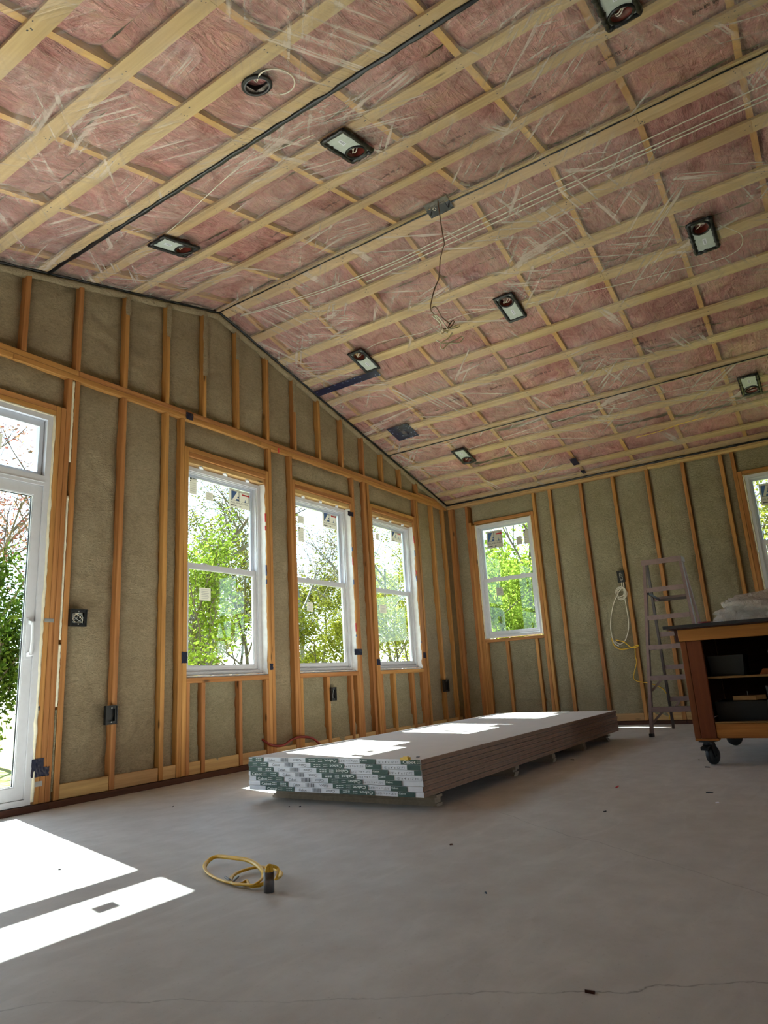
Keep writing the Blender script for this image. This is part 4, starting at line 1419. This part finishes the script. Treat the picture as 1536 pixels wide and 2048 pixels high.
# ================================================================== STEP LADDER
LD = tag(empty('step_ladder', (7.2, 1.37, 0)), 'mauve-grey step ladder with five treads standing open by the side wall', 'ladder')
fx0, fx1, zt = 6.945, 7.165, 1.672
yc = 1.372
def rail_y(z, side): return yc + side * (.288 - (.288 - .168) * z / zt)
def rail_x(z): return fx0 + (fx1 - fx0) * z / zt
for sd_ in (1, -1):
    MB().beam((fx0, rail_y(0, sd_), .012), (fx1, rail_y(zt, sd_), zt), .026, .062, up=(1, 0, 0)).build('front_rail', ladder_m, LD)
    MB().beam((fx0 - .004, rail_y(0, sd_), 0), (fx0 - .002, rail_y(0, sd_), .03), .034, .072, up=(1, 0, 0)).build('foot', black_rub, LD)
    rx0, rx1 = 7.80, 7.255
    MB().beam((rx0, yc + sd_ * .265, .0), (rx1, yc + sd_ * .168, zt - .03), .022, .036, up=(1, 0, 0)).build('rear_rail', ladder_m if sd_ < 0 else ladder_d, LD)
    # spreader and its rivets
    z = .80
    MB().beam((rail_x(z) + .03, rail_y(z, sd_) - sd_ * .02, z), (7.53, yc + sd_ * .20, z + .02), .006, .022).build('spreader', ladder_d, LD)
for k, z in enumerate((.262, .548, .836, 1.120, 1.392)):
    x = rail_x(z); a = rail_y(z, 1) - .013; b = rail_y(z, -1) + .013
    MB().box(x - .034, x + .045, b, a, z - .006, z + .003).box(x - .036, x - .031, b, a, z - .042, z + .003).box(x + .041, x + .045, b, a, z - .03, z + .003).build('tread', ladder_m, LD)
    if k in (0, 1):
        for sd_ in (1, -1):
            MB().beam((x, rail_y(z - .13, sd_) - sd_ * .014, z - .135), (x, rail_y(z, sd_) - sd_ * .11, z - .03), .020, .004, up=(1, 0, 0)).build('tread_brace', ladder_m, LD)
MB().box(fx1 - .055, fx1 + .13, yc - .188, yc + .188, zt - .006, zt + .004).box(fx1 - .058, fx1 - .052, yc - .188, yc + .188, zt - .048, zt + .004).box(fx1 - .055, fx1 + .13, yc - .190, yc - .184, zt - .045, zt).box(fx1 - .055, fx1 + .13, yc + .184, yc + .190, zt - .045, zt).build('top_cap', ladder_m, LD)
for z in (.30, .62, .95, 1.30):
    x = 7.80 + (7.255 - 7.80) * z / (zt - .03); w_ = .265 - (.265 - .168) * z / (zt - .03)
    MB().box(x - .004, x + .012, yc - w_, yc + w_, z - .022, z + .022).build('rear_brace', ladder_m, LD)
for sd_ in (1, -1):
    x = 7.80 + (7.255 - 7.80) * .28 / (zt - .03)
    MB().beam((x, yc + sd_ * .235, .17), (x, yc + sd_ * .13, .30), .018, .004, up=(1, 0, 0)).build('rear_strut', ladder_m, LD)
MB().beam((rail_x(1.33) + .02, rail_y(1.33, 1) - .02, 1.345), (7.34, yc + .11, 1.285), .012, .02).box(7.33, 7.35, yc - .15, yc + .12, 1.272, 1.296).build('pail_shelf_frame', ladder_d, LD)

# ================================================================== WORKBENCH ON CASTERS
WB = tag(empty('workbench', (5.72, -.2, 0)), 'wooden rolling workbench with black top and dark open shelves', 'workbench')
bx0, bx1, by0, by1 = 5.10, 6.32, -1.35, .945
MB().box(5.0, 6.42, by0 - .08, 1.022, .888, .908).build('top', laminate, WB)
MB().box(5.02, 6.40, by0 - .06, 1.002, .880, .888).build('top_underlay', bench_dark, WB)
box('front_apron', 5.072, bx0, by0, .945, .800, .880, bench_y, WB)
box('side_apron', bx0, bx1, .945, .972, .800, .880, bench_dark_x, WB)
MB().box(5.106, 5.140, .9722, .9732, .812, .858).build('paper_tag', tape_w, WB)
mb = MB()
for k in range(4): mb.box(5.114, 5.132, .9733, .9736, .818 + .010 * k, .823 + .010 * k)
mb.build('tag_print', ink, WB)
box('leg_board', bx0, bx0 + .038, .812, .905, .165, .799, bench_z, WB)
box('leg_board', bx0 - .002, bx0 + .09, .907, .944, .165, .799, bench_z, WB)
box('leg_board', bx1 - .09, bx1, .907, .944, .165, .799, bench_z, WB)
box('leg_board', bx0, bx0 + .038, by0, by0 + .09, .165, .799, bench_z, WB)
box('leg_foot', bx0 - .004, bx0 + .09, .80, .944, .150, .164, bench_y, WB)
box('leg_foot', bx1 - .10, bx1, .80, .944, .150, .164, bench_y, WB)
box('bottom_rail', bx0 + .012, bx0 + .05, by0, .810, .165, .258, bench_y, WB)
box('bottom_shelf', bx0 + .052, bx1, by0, .892, .240, .258, shelf_wood, WB)
box('bottom_shelf_edge', bx0 + .004, bx0 + .05, by0, .808, .259, .268, shelf_wood, WB)
box('middle_shelf', bx0 + .045, bx1 - .02, by0, .892, .543, .556, shelf_wood, WB)
box('side_panel', bx0 + .039, bx1 - .016, .893, .9055, .259, .879, bench_dark_x, WB)
box('back_panel', bx1 - .014, bx1 - .002, by0, .892, .259, .879, bench_dark, WB)
box('end_panel', bx0 + .04, bx1, by0 - .02, by0 - .001, .17, .879, bench_dark_x, WB)
def caster(cx, cy, ang, brake):
    c = empty('caster', (cx, cy, 0), parent=WB)
    Rz = Matrix.Translation((cx, cy, 0)) @ Matrix.Rotation(ang, 4, 'Z')
    R_ = .060
    prof = [(.012, -.021), (.040, -.021), (.046, -.017), (.056, -.016), (.060, -.009), (.0605, 0), (.060, .009), (.056, .016), (.046, .017), (.040, .021), (.012, .021)]
    Mw = Rz @ Matrix.Translation((.028, 0, R_ + .0005)) @ Matrix.Rotation(PI / 2, 4, 'X')
    MB().lathe(prof, 28, Mw).build('wheel', black_rub, c, True)
    mb = MB()
    mb.box(-.045, .045, -.04, .04, .144, .150)
    mb.cyl((0, 0, .136), (0, 0, 1), .034, .016, 18)
    for s in (-1, 1):
        mb.beam((.0, s * .030, .132), (.028, s * .027, .055), .044, .005, up=(0, 1, 0))
    mb.cyl((.028, 0, R_), (0, 1, 0), .009, .066, 10)
    mb.xf(Rz).build('fork', black_pl, c)
    if brake:
        MB().beam((-.005, .0, .122), (-.062, .0, .108), .046, .010).beam((-.030, 0, .108), (-.066, 0, .098), .040, .008).xf(Rz).build('brake_pedal', black_pl, c)
    return c
caster(5.105, .868, math.radians(-24), True)
caster(6.235, .890, math.radians(-60), False)
caster(5.13, by0 + .05, 1.0, False)
caster(6.24, by0 + .05, 2.0, False)

# things on and in the bench
def bench_pt(px, py, x):
    v = pix_ray(px, py); t = x / v.x
    return Vector((0, 0, CAM_H)) + v * t
def bin_(name, label, x0, x1, y0, y1, z0, h, flare=.02, mat=None, tilt=0):
    mb = MB(); t = .004
    def sh(a, b, c, d_, e, f_): mb.hexa([(a - 0, c, z0), (b, c, z0), (b, d_, z0), (a, d_, z0), (e[0], e[2], z0 + h), (e[1], e[2], z0 + h), (e[1], e[3], z0 + h), (e[0], e[3], z0 + h)])
    q = flare
    sh(x0, x0 + t, y0, y1, (x0 - q, x0 - q + t, y0 - q, y1 + q), 0)
    sh(x1 - t, x1, y0, y1, (x1 + q - t, x1 + q, y0 - q, y1 + q), 0)
    sh(x0 + t, x1 - t, y0, y0 + t, (x0 - q + t, x1 + q - t, y0 - q, y0 - q + t), 0)
    sh(x0 + t, x1 - t, y1 - t, y1, (x0 - q + t, x1 + q - t, y1 + q - t, y1 + q), 0)
    mb.box(x0 + t, x1 - t, y0 + t, y1 - t, z0, z0 + t)
    o = mb.build(name, mat or plain('bin plastic', (13, 13, 15), .45, var=.2))
    return tag(o, label, 'bin', 'black bins inside the workbench')
bin_('storage_bin', 'black bin at the left of the bench upper shelf', 5.25, 5.55, .60, .80, .5565, .135, .01)
bin_('storage_bin', 'flared black bin at the right of the bench upper shelf', 5.24, 5.55, .18, .42, .5565, .15, .018)
bin_('storage_bin', 'long low black bin on the bench bottom shelf holding a wood block', 5.24, 5.62, .50, .80, .2585, .13, .008)
T = tag(empty('open_case', (5.45, .35, .26)), 'black case with its lid propped open on the bottom shelf', 'case')
MB().box(5.24, 5.50, .20, .46, .2585, .285).build('case_base', black_pl, T)
MB().hexa([(5.30, .20, .285), (5.31, .20, .285), (5.31, .45, .285), (5.30, .45, .285), (5.37, .17, .475), (5.38, .17, .475), (5.38, .48, .475), (5.37, .48, .475)]).build('case_lid', black_pl, T)
MB().beam((5.30, .47, .286), (5.37, .495, .476), .012, .012).build('lid_edge', pvc, T)
o = MB().hexa([(5.18, .55, .3965), (5.30, .50, .3965), (5.34, .62, .3965), (5.22, .69, .3965), (5.18, .55, .424), (5.30, .50, .424), (5.34, .62, .424), (5.22, .69, .424)])
T = tag(empty('wood_block', (5.26, .59, .3965)), 'offcut of pale wood with a nail standing in it, on the low bin', 'wood block')
o.build('block', shelf_wood, T)
MB().cyl((5.235, .60, .437), (0, 0, 1), .0016, .03, 6).build('nail', steel, T)
tag(MB().hexa([(5.16, .43, .5565), (5.24, .43, .5565), (5.24, .50, .5565), (5.16, .50, .5565), (5.18, .44, .592), (5.23, .44, .592), (5.23, .48, .592), (5.18, .48, .592)]).build('scrap_block', bench_z), 'small brown wood scrap between the two bins on the upper shelf', 'wood block')

# crumpled plastic bag on the bench top
def crumple(name, label, cx, cy, cz, rx, ry, rz, seed):
    mb = MB(); nu, nv = 64, 30
    for j in range(nv + 1):
        ph = PI * j / nv
        for i in range(nu):
            th = 2 * PI * i / nu
            n = Vector((math.sin(ph) * math.cos(th), math.sin(ph) * math.sin(th), math.cos(ph)))
            q = n * 1.7 + Vector((seed, seed * .7, 0))
            r = .92 + .34 * noise.noise(q) + .30 * abs(noise.noise(q * 1.9 + Vector((3, 1, 2)))) - .16 * abs(noise.noise(q * 4.2)) + .10 * abs(noise.noise(q * 8.5))
            z = cz + rz * n.z * r
            mb.v.append((cx + rx * n.x * r, cy + ry * n.y * r, max(z, .9085 + .0005 * (i % 2))))
    for j in range(nv):
        for i in range(nu):
            k = (i + 1) % nu
            mb.f.append((j * nu + i, (j + 1) * nu + i, (j + 1) * nu + k, j * nu + k))
    return tag(mb.build(name, bag_m, None, True), label, 'bag')
crumple('plastic_bag', 'crumpled white plastic bag heaped on the bench top', 5.42, .27, .968, .22, .44, .165, 3.1)
p = bench_pt(1409, 1249, 5.2)
T = tag(empty('tape_roll', (5.2, p.y, .908)), 'flat red tape roll on the bench top', 'tape roll')
MB().lathe([(.025, 0), (.045, 0), (.045, .017), (.025, .017), (.025, 0)], 24, Matrix.Translation((5.2, p.y, .9083))).build('roll', plain('red tape', (120, 30, 34), .4), T, True)
MB().lathe([(.022, 0), (.0249, 0), (.0249, .017), (.022, .017), (.022, 0)], 24, Matrix.Translation((5.2, p.y, .9083))).build('core', stk_beige, T, True)
p = bench_pt(1428, 1246, 5.22)
tag(MB().hexa([(5.20, p.y - .05, .9084), (5.27, p.y - .06, .9084), (5.28, p.y + .03, .9084), (5.21, p.y + .04, .9084), (5.205, p.y - .05, .924), (5.27, p.y - .06, .918), (5.28, p.y + .03, .912), (5.21, p.y + .02, .922)]).build('paper_scrap', tape_w), 'folded white paper scrap beside the red tape roll', 'paper')

# ================================================================== FLOOR THINGS
p = on_floor(538, 1784)
T = tag(empty('conduit_stub', (p.x, p.y, 0)), 'short grey conduit stub sticking up from the slab', 'pipe')
MB().lathe([(.0001, 0), (.0175, 0), (.0175, .062), (.0135, .062), (.0135, .01), (.0001, .01)], 20, Matrix.Translation((p.x, p.y, 0))).build('pipe', pvc, T, True)
cpos = p
T = tag(empty('yellow_cable', (p.x, p.y, 0)), 'yellow flat cable coming out of the conduit and coiled on the slab', 'cable')
def fl(l): return smooth([on_floor(a, b, z) for a, b, z in l], 7)
top = Vector((cpos.x, cpos.y, .095))
coil = fl([(540, 1746, .085), (541, 1738, .105)][:0] + [(552, 1758, .05), (560, 1753, .035), (561, 1746, .025), (552, 1739, .02), (535, 1735.5, .018), (516, 1734, .018), (496, 1738, .016), (476, 1745, .014), (464, 1754, .012), (461, 1762, .010), (468, 1767, .010), (486, 1769, .012), (505, 1770, .014), (515, 1766, .02), (523, 1758, .02), (526, 1748, .02), (522, 1738, .022), (508, 1726, .026), (490, 1719, .03), (460, 1715, .03), (434, 1713, .028), (420, 1719, .022), (410, 1731, .015), (412, 1742, .01), (424, 1752, .008), (444, 1761, .008), (462, 1766, .008), (480, 1768, .010), (494, 1762, .014), (500, 1771, .012), (520, 1770, .014), (530, 1764, .016), (536, 1762, .018)])
up = smooth([Vector((cpos.x, cpos.y, .02)), Vector((cpos.x, cpos.y, .066)), Vector((cpos.x + .012, cpos.y + .002, .078)), Vector((cpos.x + .035, cpos.y - .010, .062)), coil[0]], 6)
MB().tube(up[:-1] + coil, .0085, 6, flat=.55).build('cable', wire_y, T, True)
MB().tube(smooth([Vector((cpos.x - .004, cpos.y + .003, .03)), Vector((cpos.x - .005, cpos.y + .004, .073)), Vector((cpos.x + .004, cpos.y - .008, .078)), Vector((cpos.x + .004, cpos.y - .009, .03))], 6), .006, 6).build('cable_bend', wire_y, T, True)
MB().tube(fl([(463, 1762, .012), (456, 1758, .016), (450, 1754, .012)]), .004, 6).build('connector', pvc, T, True)
MB().tube(fl([(466, 1764, .012), (472, 1758, .014), (477, 1753, .012)]), .003, 6).build('connector', pvc, T, True)
# crumbs and scraps on the slab
scr = [((1235, 1574), .05, 'thin red-brown splinter right of the board stack', stk_red), ((1419, 1586), .035, 'dark twig-like scrap on the slab right of the bench wheel', ink), ((1434, 1606), .02, 'pale paper fleck on the right of the slab', tape_w),
       ((972, 1787), .012, 'single dark chip in the middle of the slab', ink), ((1210, 1624), .014, 'dark crumb midway between stack and bench', ink), ((1398, 1520), .012, 'black crumb in front of the bench wheel', ink),
       ((1415, 1535), .03, 'thin black splinter before the bench wheel', ink), ((902, 1690), .014, 'brown crumb in front of the board stack', sill_brown), ((579, 1614), .014, 'left one of two dark crumbs before the taped end', ink), ((600, 1614), .012, 'right one of two dark crumbs before the taped end', ink),
       ((346, 1614), .014, 'small dark chip on the slab left of the board stack', ink), ((1180, 1986), .02, 'rust-brown fleck near the bottom of the view', sill_brown), ((119, 1740), .012, 'dark chip inside the large sunlit patch', ink), ((1145, 1520), .03, 'dark wood chip in the shade beside the board stack', sill_brown)]
for i, ((a, b), s, lab, mt) in enumerate(scr):
    p = on_floor(a, b)
    an = i * 1.3
    c_, s_ = math.cos(an) * s * .5, math.sin(an) * s * .5
    w_ = min(.006, s * .25)
    nx, ny = -s_ / (s * .5) * w_, c_ / (s * .5) * w_
    tag(MB().hexa([(p.x - c_ - nx, p.y - s_ - ny, .0002), (p.x + c_ - nx * .3, p.y + s_ - ny * .3, .0002), (p.x + c_ + nx * .4, p.y + s_ + ny * .4, .0002), (p.x - c_ + nx, p.y - s_ + ny, .0002),
                   (p.x - c_ - nx * .8, p.y - s_ - ny * .8, .004), (p.x + c_, p.y + s_, .005), (p.x + c_ + nx * .2, p.y + s_ + ny * .2, .006), (p.x - c_ + nx * .7, p.y - s_ + ny * .7, .004)]).build('debris_chip', mt), lab, 'debris')

# ================================================================== OUTSIDE
def grass_mat():
    t = NT('grass')
    v = t.coord('Object')
    n1 = t.noise(v, .5, 4); n2 = t.noise(v, 14, 4)
    col = t.ramp(n1.outputs[0], [(.3, lin((92, 100, 44))), (.7, lin((138, 130, 70)))])
    col = t.mix(t.math('MULTIPLY', n2.outputs[0], .5), col, lin((70, 82, 36)))
    return t.pbr(col, .95, t.bump(n2.outputs[0], .5, .05), 0, .1)
gr = MB(); N = 40
for i in range(N + 1):
    for j in range(N + 1):
        x = -45 + 110 * i / N; y = -40 + 110 * j / N
        near = max(abs(x - XR) - 5, abs(y + 1) - 6.5, 0)
        gr.v.append((x, y, -.34 + min(1, near / 10) * .5 * noise.noise((x * .07, y * .07, 2))))
for i in range(N):
    for j in range(N):
        k = i * (N + 1) + j
        gr.f.append((k, k + N + 1, k + N + 2, k + 1))
tag(gr.build('ground', grass_mat(), None, True, centre=False), 'rough grass ground outside the house', 'ground', kind='structure')
pad = MB().box(.2, 3.4, YG + .30, YG + 2.6, -.38, -.12).build('patio_slab', plain('patio concrete', (190, 184, 174), .85, var=.08))
tag(pad, 'pale concrete pad outside the patio door', 'ground', kind='structure')

bark = plain('tree bark', (92, 84, 76), .9, var=.25, scale=12, bump=.5)
bark2 = plain('grey tree bark', (116, 112, 106), .9, var=.25, scale=12, bump=.5)
def leaf_mat(name, cols):
    t = NT(name)
    g = t.n('NewGeometry')
    st = [((i + .5) / len(cols), lin(c)) for i, c in enumerate(cols)]
    col = t.ramp(g.outputs['Random Per Island'], st)
    d = t.n('BsdfDiffuse', Color=col); tl = t.n('BsdfTranslucent', Color=col)
    mm = t.n('MixShader', i0=.45, i1=d, i2=tl)
    t.t.links.new(mm.outputs[0], t.out.inputs[0])
    return t.m
L_bright = leaf_mat('bright spring leaves', [(104, 128, 40), (124, 146, 52), (146, 164, 70), (116, 134, 50)])
L_olive = leaf_mat('olive spring leaves', [(92, 98, 30), (116, 118, 42), (138, 138, 62), (104, 112, 44)])
L_yel = leaf_mat('yellow green leaves', [(116, 120, 30), (140, 142, 46), (160, 158, 66), (120, 128, 40)])
L_bud = leaf_mat('dark buds', [(78, 66, 52), (96, 84, 62), (112, 104, 66)])
L_red = leaf_mat('reddish buds', [(124, 72, 66), (146, 92, 84), (120, 96, 70), (150, 112, 90)])
L_dark = leaf_mat('dark shrub leaves', [(52, 74, 26), (72, 94, 34), (94, 112, 44)])

def tree(name, label, base, H, spread, mat, leaves, leaf, seed, lean=(0, 0), barkm=None, levels=4, first=.25, thick=None, group=None, up=.45):
    rr = random.Random(seed)
    br = MB(); tips = []
    r0 = thick or H * .014
    def grow(p, d, L, r, lv):
        n = 4 if lv > 1 else 3
        pts = [p]; q = p.copy(); dd = d.copy()
        for k in range(n):
            dd = (dd + Vector((rr.uniform(-1, 1), rr.uniform(-1, 1), rr.uniform(-.5, .8))) * .16).normalized()
            q = q + dd * (L / n)
            pts.append(q.copy())
        br.tube(pts, [r * (1 - .55 * k / n) for k in range(n + 1)], 5 if lv > 1 else 3)
        if lv <= 1:
            for k in range(1, n + 1): tips.append((pts[k], L))
        if lv == 0: return
        kids = {4: 7, 3: 5, 2: 4, 1: 3}.get(lv, 4)
        for c in range(kids):
            f_ = (first if lv == levels else .25) + (1 - (first if lv == levels else .25)) * (c + rr.random()) / kids
            idx = min(n - 1, int(f_ * n)); fr = f_ * n - idx
            s = pts[idx].lerp(pts[idx + 1], min(1, fr))
            a = rr.uniform(0, 2 * PI)
            side = Vector((math.cos(a), math.sin(a), rr.uniform(.05, up * 1.6)))
            nd = (dd * .5 + side * spread).normalized()
            grow(s, nd, L * rr.uniform(.42, .62), max(.004, r * .48), lv - 1)
    grow(Vector((0, 0, 0)), Vector((lean[0], lean[1], 1)).normalized(), H * .93, r0, levels)
    T = tag(empty(name, tuple(base)), label, 'tree' if 'shrub' not in name else 'shrub', group)
    off = Vector(base)
    br.v = [tuple(Vector(v) + off) for v in br.v]
    br.build('branches', barkm or bark, T)
    if leaves:
        V = np.empty((leaves * 4, 3)); 
        for i in range(leaves):
            p, L = tips[rr.randrange(len(tips))]
            c = p + Vector((rr.gauss(0, 1), rr.gauss(0, 1), rr.gauss(0, 1))) * (L * .16 + leaf)
            u = Vector((rr.gauss(0, 1), rr.gauss(0, 1), rr.gauss(0, 1))).normalized()
            v = u.orthogonal().normalized()
            s = leaf * rr.uniform(.55, 1.2)
            V[i * 4:i * 4 + 4] = [off + c + u * s * .62, off + c + v * s * .4, off + c - u * s * .62, off + c - v * s * .4]
        me = bpy.data.meshes.new('foliage')
        ctr = np.array(off)
        me.from_pydata((V - ctr).tolist(), [], [(k * 4, k * 4 + 1, k * 4 + 2, k * 4 + 3) for k in range(leaves)])
        me.materials.append(mat)
        o = bpy.data.objects.new('foliage', me); COL.objects.link(o); o.location = off
        adopt(o, T)
        o['kind'] = 'stuff'
    return T
GZ = -.36
def spot_y(px, py_top, y):
    """foot of a tree seen at this pixel column whose crown reaches py_top, standing y metres out"""
    v = pix_ray(px, py_top); t = y / v.y
    p = Vector((0, 0, CAM_H)) + v * t
    return (p.x, p.y, GZ), p.z - GZ
def spot_x(px, py_top, x):
    v = pix_ray(px, py_top); t = x / v.x
    p = Vector((0, 0, CAM_H)) + v * t
    return (p.x, p.y, GZ), p.z - GZ
GRP = 'spring trees beyond the gable windows'
def gtree(name, label, px, pt, y, spread, mat, leaves, leaf, seed, **kw):
    b, H = spot_y(px, pt, y); tree(name, label, b, H, spread, mat, leaves, leaf, seed, group=GRP, **kw)
gtree('maple_sapling', 'bright green young maple low in the window nearest the patio door', 428, 1165, 9.5, .55, L_bright, 5200, .085, 1, first=.05, up=.8)
gtree('leaning_tree', 'large bare-limbed tree leaning right across the window nearest the patio door', 395, 985, 15, .75, L_olive, 3600, .075, 2, lean=(.28, 0), thick=.14, first=.2)
gtree('olive_tree', 'olive leaved tree behind the bright sapling', 500, 1110, 17, .8, L_olive, 10000, .085, 3, first=.1)
gtree('olive_tree', 'olive leaved tree behind the left jamb of the first tall window', 360, 1100, 20, .85, L_olive, 5000, .10, 4, first=.1)
gtree('budding_tree', 'nearly bare budding tree at the left of the middle window', 600, 1058, 17, .7, L_bud, 4600, .07, 5, first=.15, barkm=bark2)
gtree('budding_tree', 'tall budding tree at the right of the middle window', 700, 1085, 19, .65, L_bud, 5200, .075, 6, first=.12, barkm=bark2)
gtree('yellow_shrub', 'yellow green shrub along the bottom of the middle window', 635, 1262, 13, .8, L_yel, 8000, .08, 7, first=.02, up=.8, levels=3)
gtree('olive_shrub', 'olive shrub low at the right side of the middle window', 690, 1225, 16, .8, L_olive, 8000, .085, 8, first=.02, levels=3)
gtree('yellow_tree', 'yellow green tree filling the window nearest the corner', 805, 1095, 18, .6, L_yel, 15000, .10, 9, first=.05)
gtree('yellow_tree', 'sparser yellow green tree at the left of the corner window', 768, 1120, 20, .7, L_yel, 11000, .10, 10, first=.05)
gtree('olive_shrub', 'dense low shrub behind the lower pane of the corner window', 790, 1200, 15, .8, L_yel, 10000, .09, 11, first=.02, levels=3)
gtree('reddish_tree', 'tree with reddish buds seen through the patio door', 25, 985, 13, .75, L_red, 4200, .075, 12, first=.15)
gtree('reddish_tree', 'reddish budding tree hidden mostly left of the patio door view', -110, 940, 15, .75, L_red, 3500, .08, 13, first=.15)
gtree('dark_shrub', 'dark green shrub behind the patio door glass', 0, 1262, 8.6, .75, L_dark, 8000, .065, 14, first=.02, up=.9, levels=3)
gtree('dark_shrub', 'low dark shrub left of the patio door view', -120, 1290, 9.5, .8, L_dark, 5000, .07, 15, first=.02, levels=3)
GRP = 'spring trees beyond the side windows'
def etree(name, label, px, pt, x, spread, mat, leaves, leaf, seed, **kw):
    b, H = spot_x(px, pt, x); tree(name, label, b, H, spread, mat, leaves, leaf, seed, group=GRP, **kw)
etree('leafy_tree', 'bright leafy tree in the smaller side window', 1052, 1050, 16, .55, L_bright, 12000, .085, 21, first=.03, up=.7)
etree('leafy_tree', 'green tree behind at the left of the smaller side window', 985, 1110, 20, .7, L_bright, 9000, .10, 22, first=.03, up=.7)
etree('leafy_shrub', 'bright shrub low in the smaller side window', 1010, 1205, 15, .8, L_bright, 7000, .085, 23, first=.02, up=.9, levels=3)
etree('olive_tree', 'olive tree in the window at the right edge', 1545, 1000, 17, .7, L_olive, 6000, .09, 24, first=.05)
etree('olive_tree', 'olive tree standing between the two side windows outside', 1290, 1060, 19, .7, L_olive, 5000, .09, 25, first=.05)

# woodland edge further out
for i, px in enumerate((330, 400, 470, 560, 640, 720, 790, 850)):
    if i == 6: continue
    b, H = spot_y(px, 1215 - 25 * (i % 3), 27 + 3 * (i % 2))
    tree('woodland_tree', ('olive', 'yellow green')[i % 2] + ' woodland tree far out behind ' + ('the left jamb of the first tall window', 'the bright sapling', 'the right half of the first tall window', 'the strip between the first two tall windows', 'the shrubs of the middle window', 'the right jamb of the middle window', 'the lower pane of the corner window', 'the strip right of the corner window')[i],
         b, H, .8, (L_olive, L_yel)[i % 2], 6500, .19, 60 + i, first=.03, levels=3, group='far woodland trees')
for i, px in enumerate((960, 1030, 1100, 1500, 1580)):
    b, H = spot_x(px, 1190, 26 + 3 * (i % 2))
    tree('woodland_tree', 'green woodland tree far out ' + ('at the left of the smaller side window', 'behind the middle of the smaller side window', 'right of the smaller side window', 'left of the right-edge window', 'beyond the right edge of the view')[i],
         b, H, .8, L_bright, 6500, .19, 80 + i, first=.03, levels=3, group='far woodland trees')
